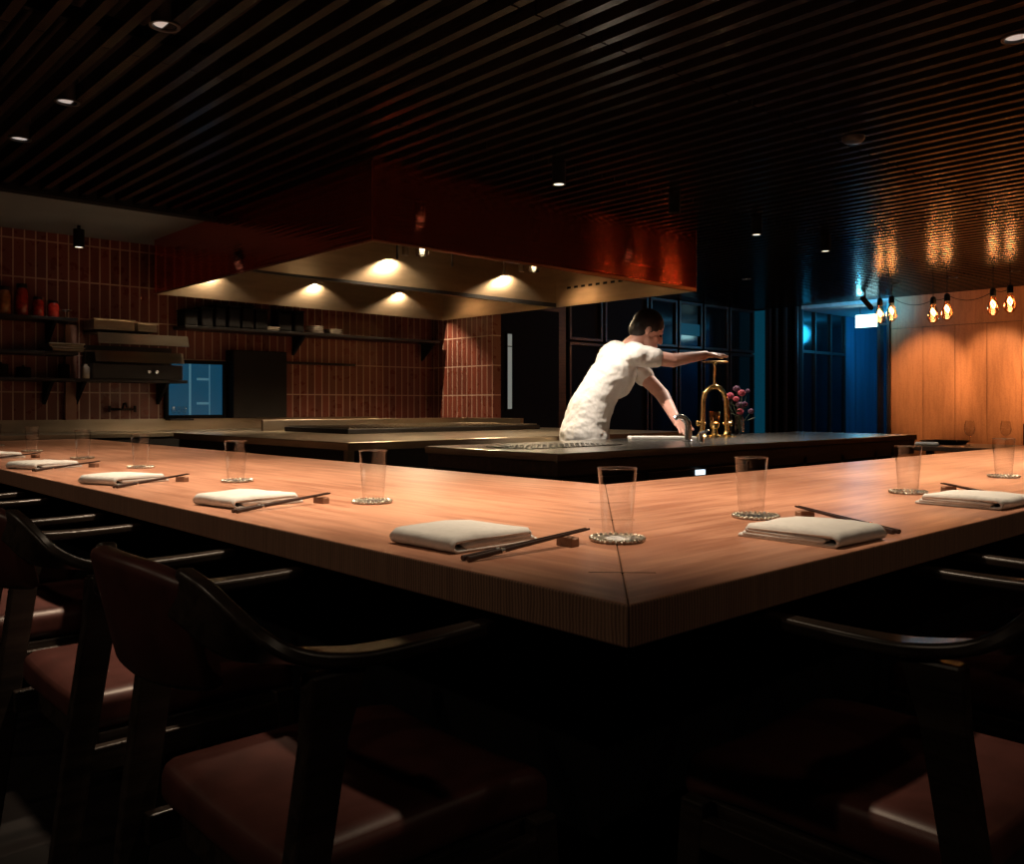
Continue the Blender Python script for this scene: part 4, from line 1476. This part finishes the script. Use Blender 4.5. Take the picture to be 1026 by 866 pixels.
def hand(bm, wrist, fdir, pdir, side, curl=.25):
    """wrist point, direction of the fingers, direction the palm faces, thumb on side"""
    f = fdir.normalized(); n = (pdir - f * pdir.dot(f)).normalized(); s = f.cross(n).normalized() * side
    rot = Matrix((f, s, n)).transposed()
    ellipsoid(bm, wrist + f * .045, (.052, .040, .017), rot, 14)
    for k, (off, L) in enumerate(((.028, .070), (.010, .080), (-.009, .074), (-.027, .058))):
        b = wrist + f * .082 + s * off
        d1 = (f + s * off * 1.5 + n * curl * .6).normalized()
        d2 = (f + s * off * 1.5 + n * curl * 2.0).normalized()
        m1 = b + d1 * L * .5
        capsule(bm, b - f * .012, m1, .0098, .0088, 10)
        capsule(bm, m1, m1 + d2 * L * .5, .0088, .0072, 10)
    tb = wrist + f * .022 + s * .030
    t1 = tb + (f * .6 + s * .8 + n * .3).normalized() * .038
    capsule(bm, tb, t1, .014, .011, 10)
    capsule(bm, t1, t1 + (f * .9 + s * .35 + n * .3).normalized() * .032, .011, .0085, 10)

bm = bmesh.new()
ellipsoid(bm, hc + HR @ Vector((-.008, 0, .03)), (.098, .076, .098), HR, 20)
ellipsoid(bm, hp(.028, 0, -.045), (.066, .058, .072), HR, 16)
ellipsoid(bm, hp(.062, 0, -.088), (.030, .030, .026), HR, 12)         # chin
capsule(bm, hp(.088, 0, .020), hp(.108, 0, -.024), .009, .015, 10)    # nose
ellipsoid(bm, hp(.090, 0, -.058), (.014, .026, .007), HR, 10)         # lips
ellipsoid(bm, hp(.088, 0, -.070), (.013, .022, .007), HR, 10)
for s in (-1, 1):
    ellipsoid(bm, hp(.074, s * .030, .026), (.018, .024, .010), HR, 10)   # brow
    ellipsoid(bm, hp(-.012, s * .078, -.008), (.018, .009, .030), HR, 10) # ear
    ellipsoid(bm, hp(.060, s * .040, -.024), (.026, .022, .022), HR, 10)  # cheek
capsule(bm, nb - F * .01, hp(-.02, 0, -.06), .060, .054, 16)
ellipsoid(bm, che, (.115, .165, .17), hr, 18); ellipsoid(bm, wai, (.105, .145, .13), hr, 16); ellipsoid(bm, pel, (.11, .150, .12), hr, 16)
capsule(bm, che, wai, .12, .115); capsule(bm, nb + RS * .10 - UP * .03, nb - RS * .10 - UP * .03, .060, .060)
for sh, el, ha in ((shR, elR, haR), (shL, elL, haL)):
    capsule(bm, sh, el, .056, .043); capsule(bm, el, ha, .045, .027)
    capsule(bm, nb - UP * .04, sh, .058, .056)
hand(bm, haR, (haR - elR) * Vector((1, 1, .1)), -UP, -1, .12)
hand(bm, haL, (haL - elL) + Vector((0, 0, .10)), -UP, 1, .35)
for hip, kn, an in ((hipR, knR, anR), (hipL, knL, anL)):
    capsule(bm, hip, kn, .078, .056); capsule(bm, kn, an, .056, .036)
ch = build('person', bm, M['skin'], None, loc=(OX, OY, 0), smooth=True)
tag(ch, 'chef in a white shirt leaning over the island, one arm stretched to the brass stand', 'person')
def remesh(o, vox, it=3):
    r = o.modifiers.new('remesh', 'REMESH'); r.mode = 'VOXEL'; r.voxel_size = vox; r.use_smooth_shade = True
    s = o.modifiers.new('smooth', 'SMOOTH'); s.iterations = it; s.factor = .5
remesh(ch, .0045, 3)
# shirt with short sleeves
bm = bmesh.new()
ellipsoid(bm, che, (.130, .182, .185), hr, 20)
oval_tube(bm, [(che + UP * .03 - F * .006, .138, .180), (che.lerp(wai, .5) - F * .008, .146, .176), (wai - F * .004, .146, .172), (wai.lerp(pel, .6), .142, .182), (pel - UP * .02, .152, .200), (pel - UP * .12 + F * .01, .158, .206)], hr)
capsule(bm, nb + RS * .10 - UP * .035, nb - RS * .10 - UP * .035, .070, .070)
for sh, el in ((shR, elR), (shL, elL)):
    capsule(bm, nb - UP * .045, sh, .070, .070); capsule(bm, sh, sh.lerp(el, .48), .068, .064)
capsule(bm, che + F * .02, nb - UP * .01, .10, .066)
sh_ = build('shirt', bm, M['cotton'], ch, smooth=True)
remesh(sh_, .007, 4)
tx = bpy.data.textures.new('cloth_folds', 'CLOUDS'); tx.noise_scale = .045
dm = sh_.modifiers.new('folds', 'DISPLACE'); dm.texture = tx; dm.strength = .014; dm.mid_level = .5
# apron wrapped round the hips
bm = bmesh.new()
oval_tube(bm, [(pel - UP * .04, .140, .186), (pel - UP * .13 + F * .01, .166, .214), (pel - UP * .30 + F * .02, .172, .218), (pel - UP * .50 + F * .02, .178, .222)], hr)
ap = build('apron', bm, M['apron'], ch, smooth=True); remesh(ap, .008, 4)
bm = bmesh.new()
for hip, kn, an in ((hipR, knR, anR), (hipL, knL, anL)):
    capsule(bm, hip, kn, .086, .070); capsule(bm, kn, an + UP * .02, .074, .060)
ellipsoid(bm, pel, (.10, .145, .11), hr, 16)
tr_ = build('trousers', bm, M['trouser'], ch, smooth=True); remesh(tr_, .009, 3)
for an in (anR, anL):
    bm = bmesh.new(); capsule(bm, Vector((an.x, an.y, .045)) - F * .03, Vector((an.x, an.y, .038)) + F * .14, .044, .036)
    for v in bm.verts: v.co.z = max(v.co.z, .0)
    build('shoe', bm, M['black'], ch, smooth=True)
# hair
bm = bmesh.new()
ellipsoid(bm, hc + HR @ Vector((-.018, 0, .042)), (.104, .084, .098), HR, 20)
ellipsoid(bm, hc + HR @ Vector((-.055, 0, -.005)), (.066, .076, .080), HR, 16)
hm = build('hair', bm, M['hair'], ch, smooth=True); remesh(hm, .006, 2)
for s in (-1, 1):
    bm = bmesh.new(); ellipsoid(bm, hp(.083, s * .030, .006), (.009, .012, .007), HR, 10)
    build('eye', bm, M['eye'], ch, smooth=True)
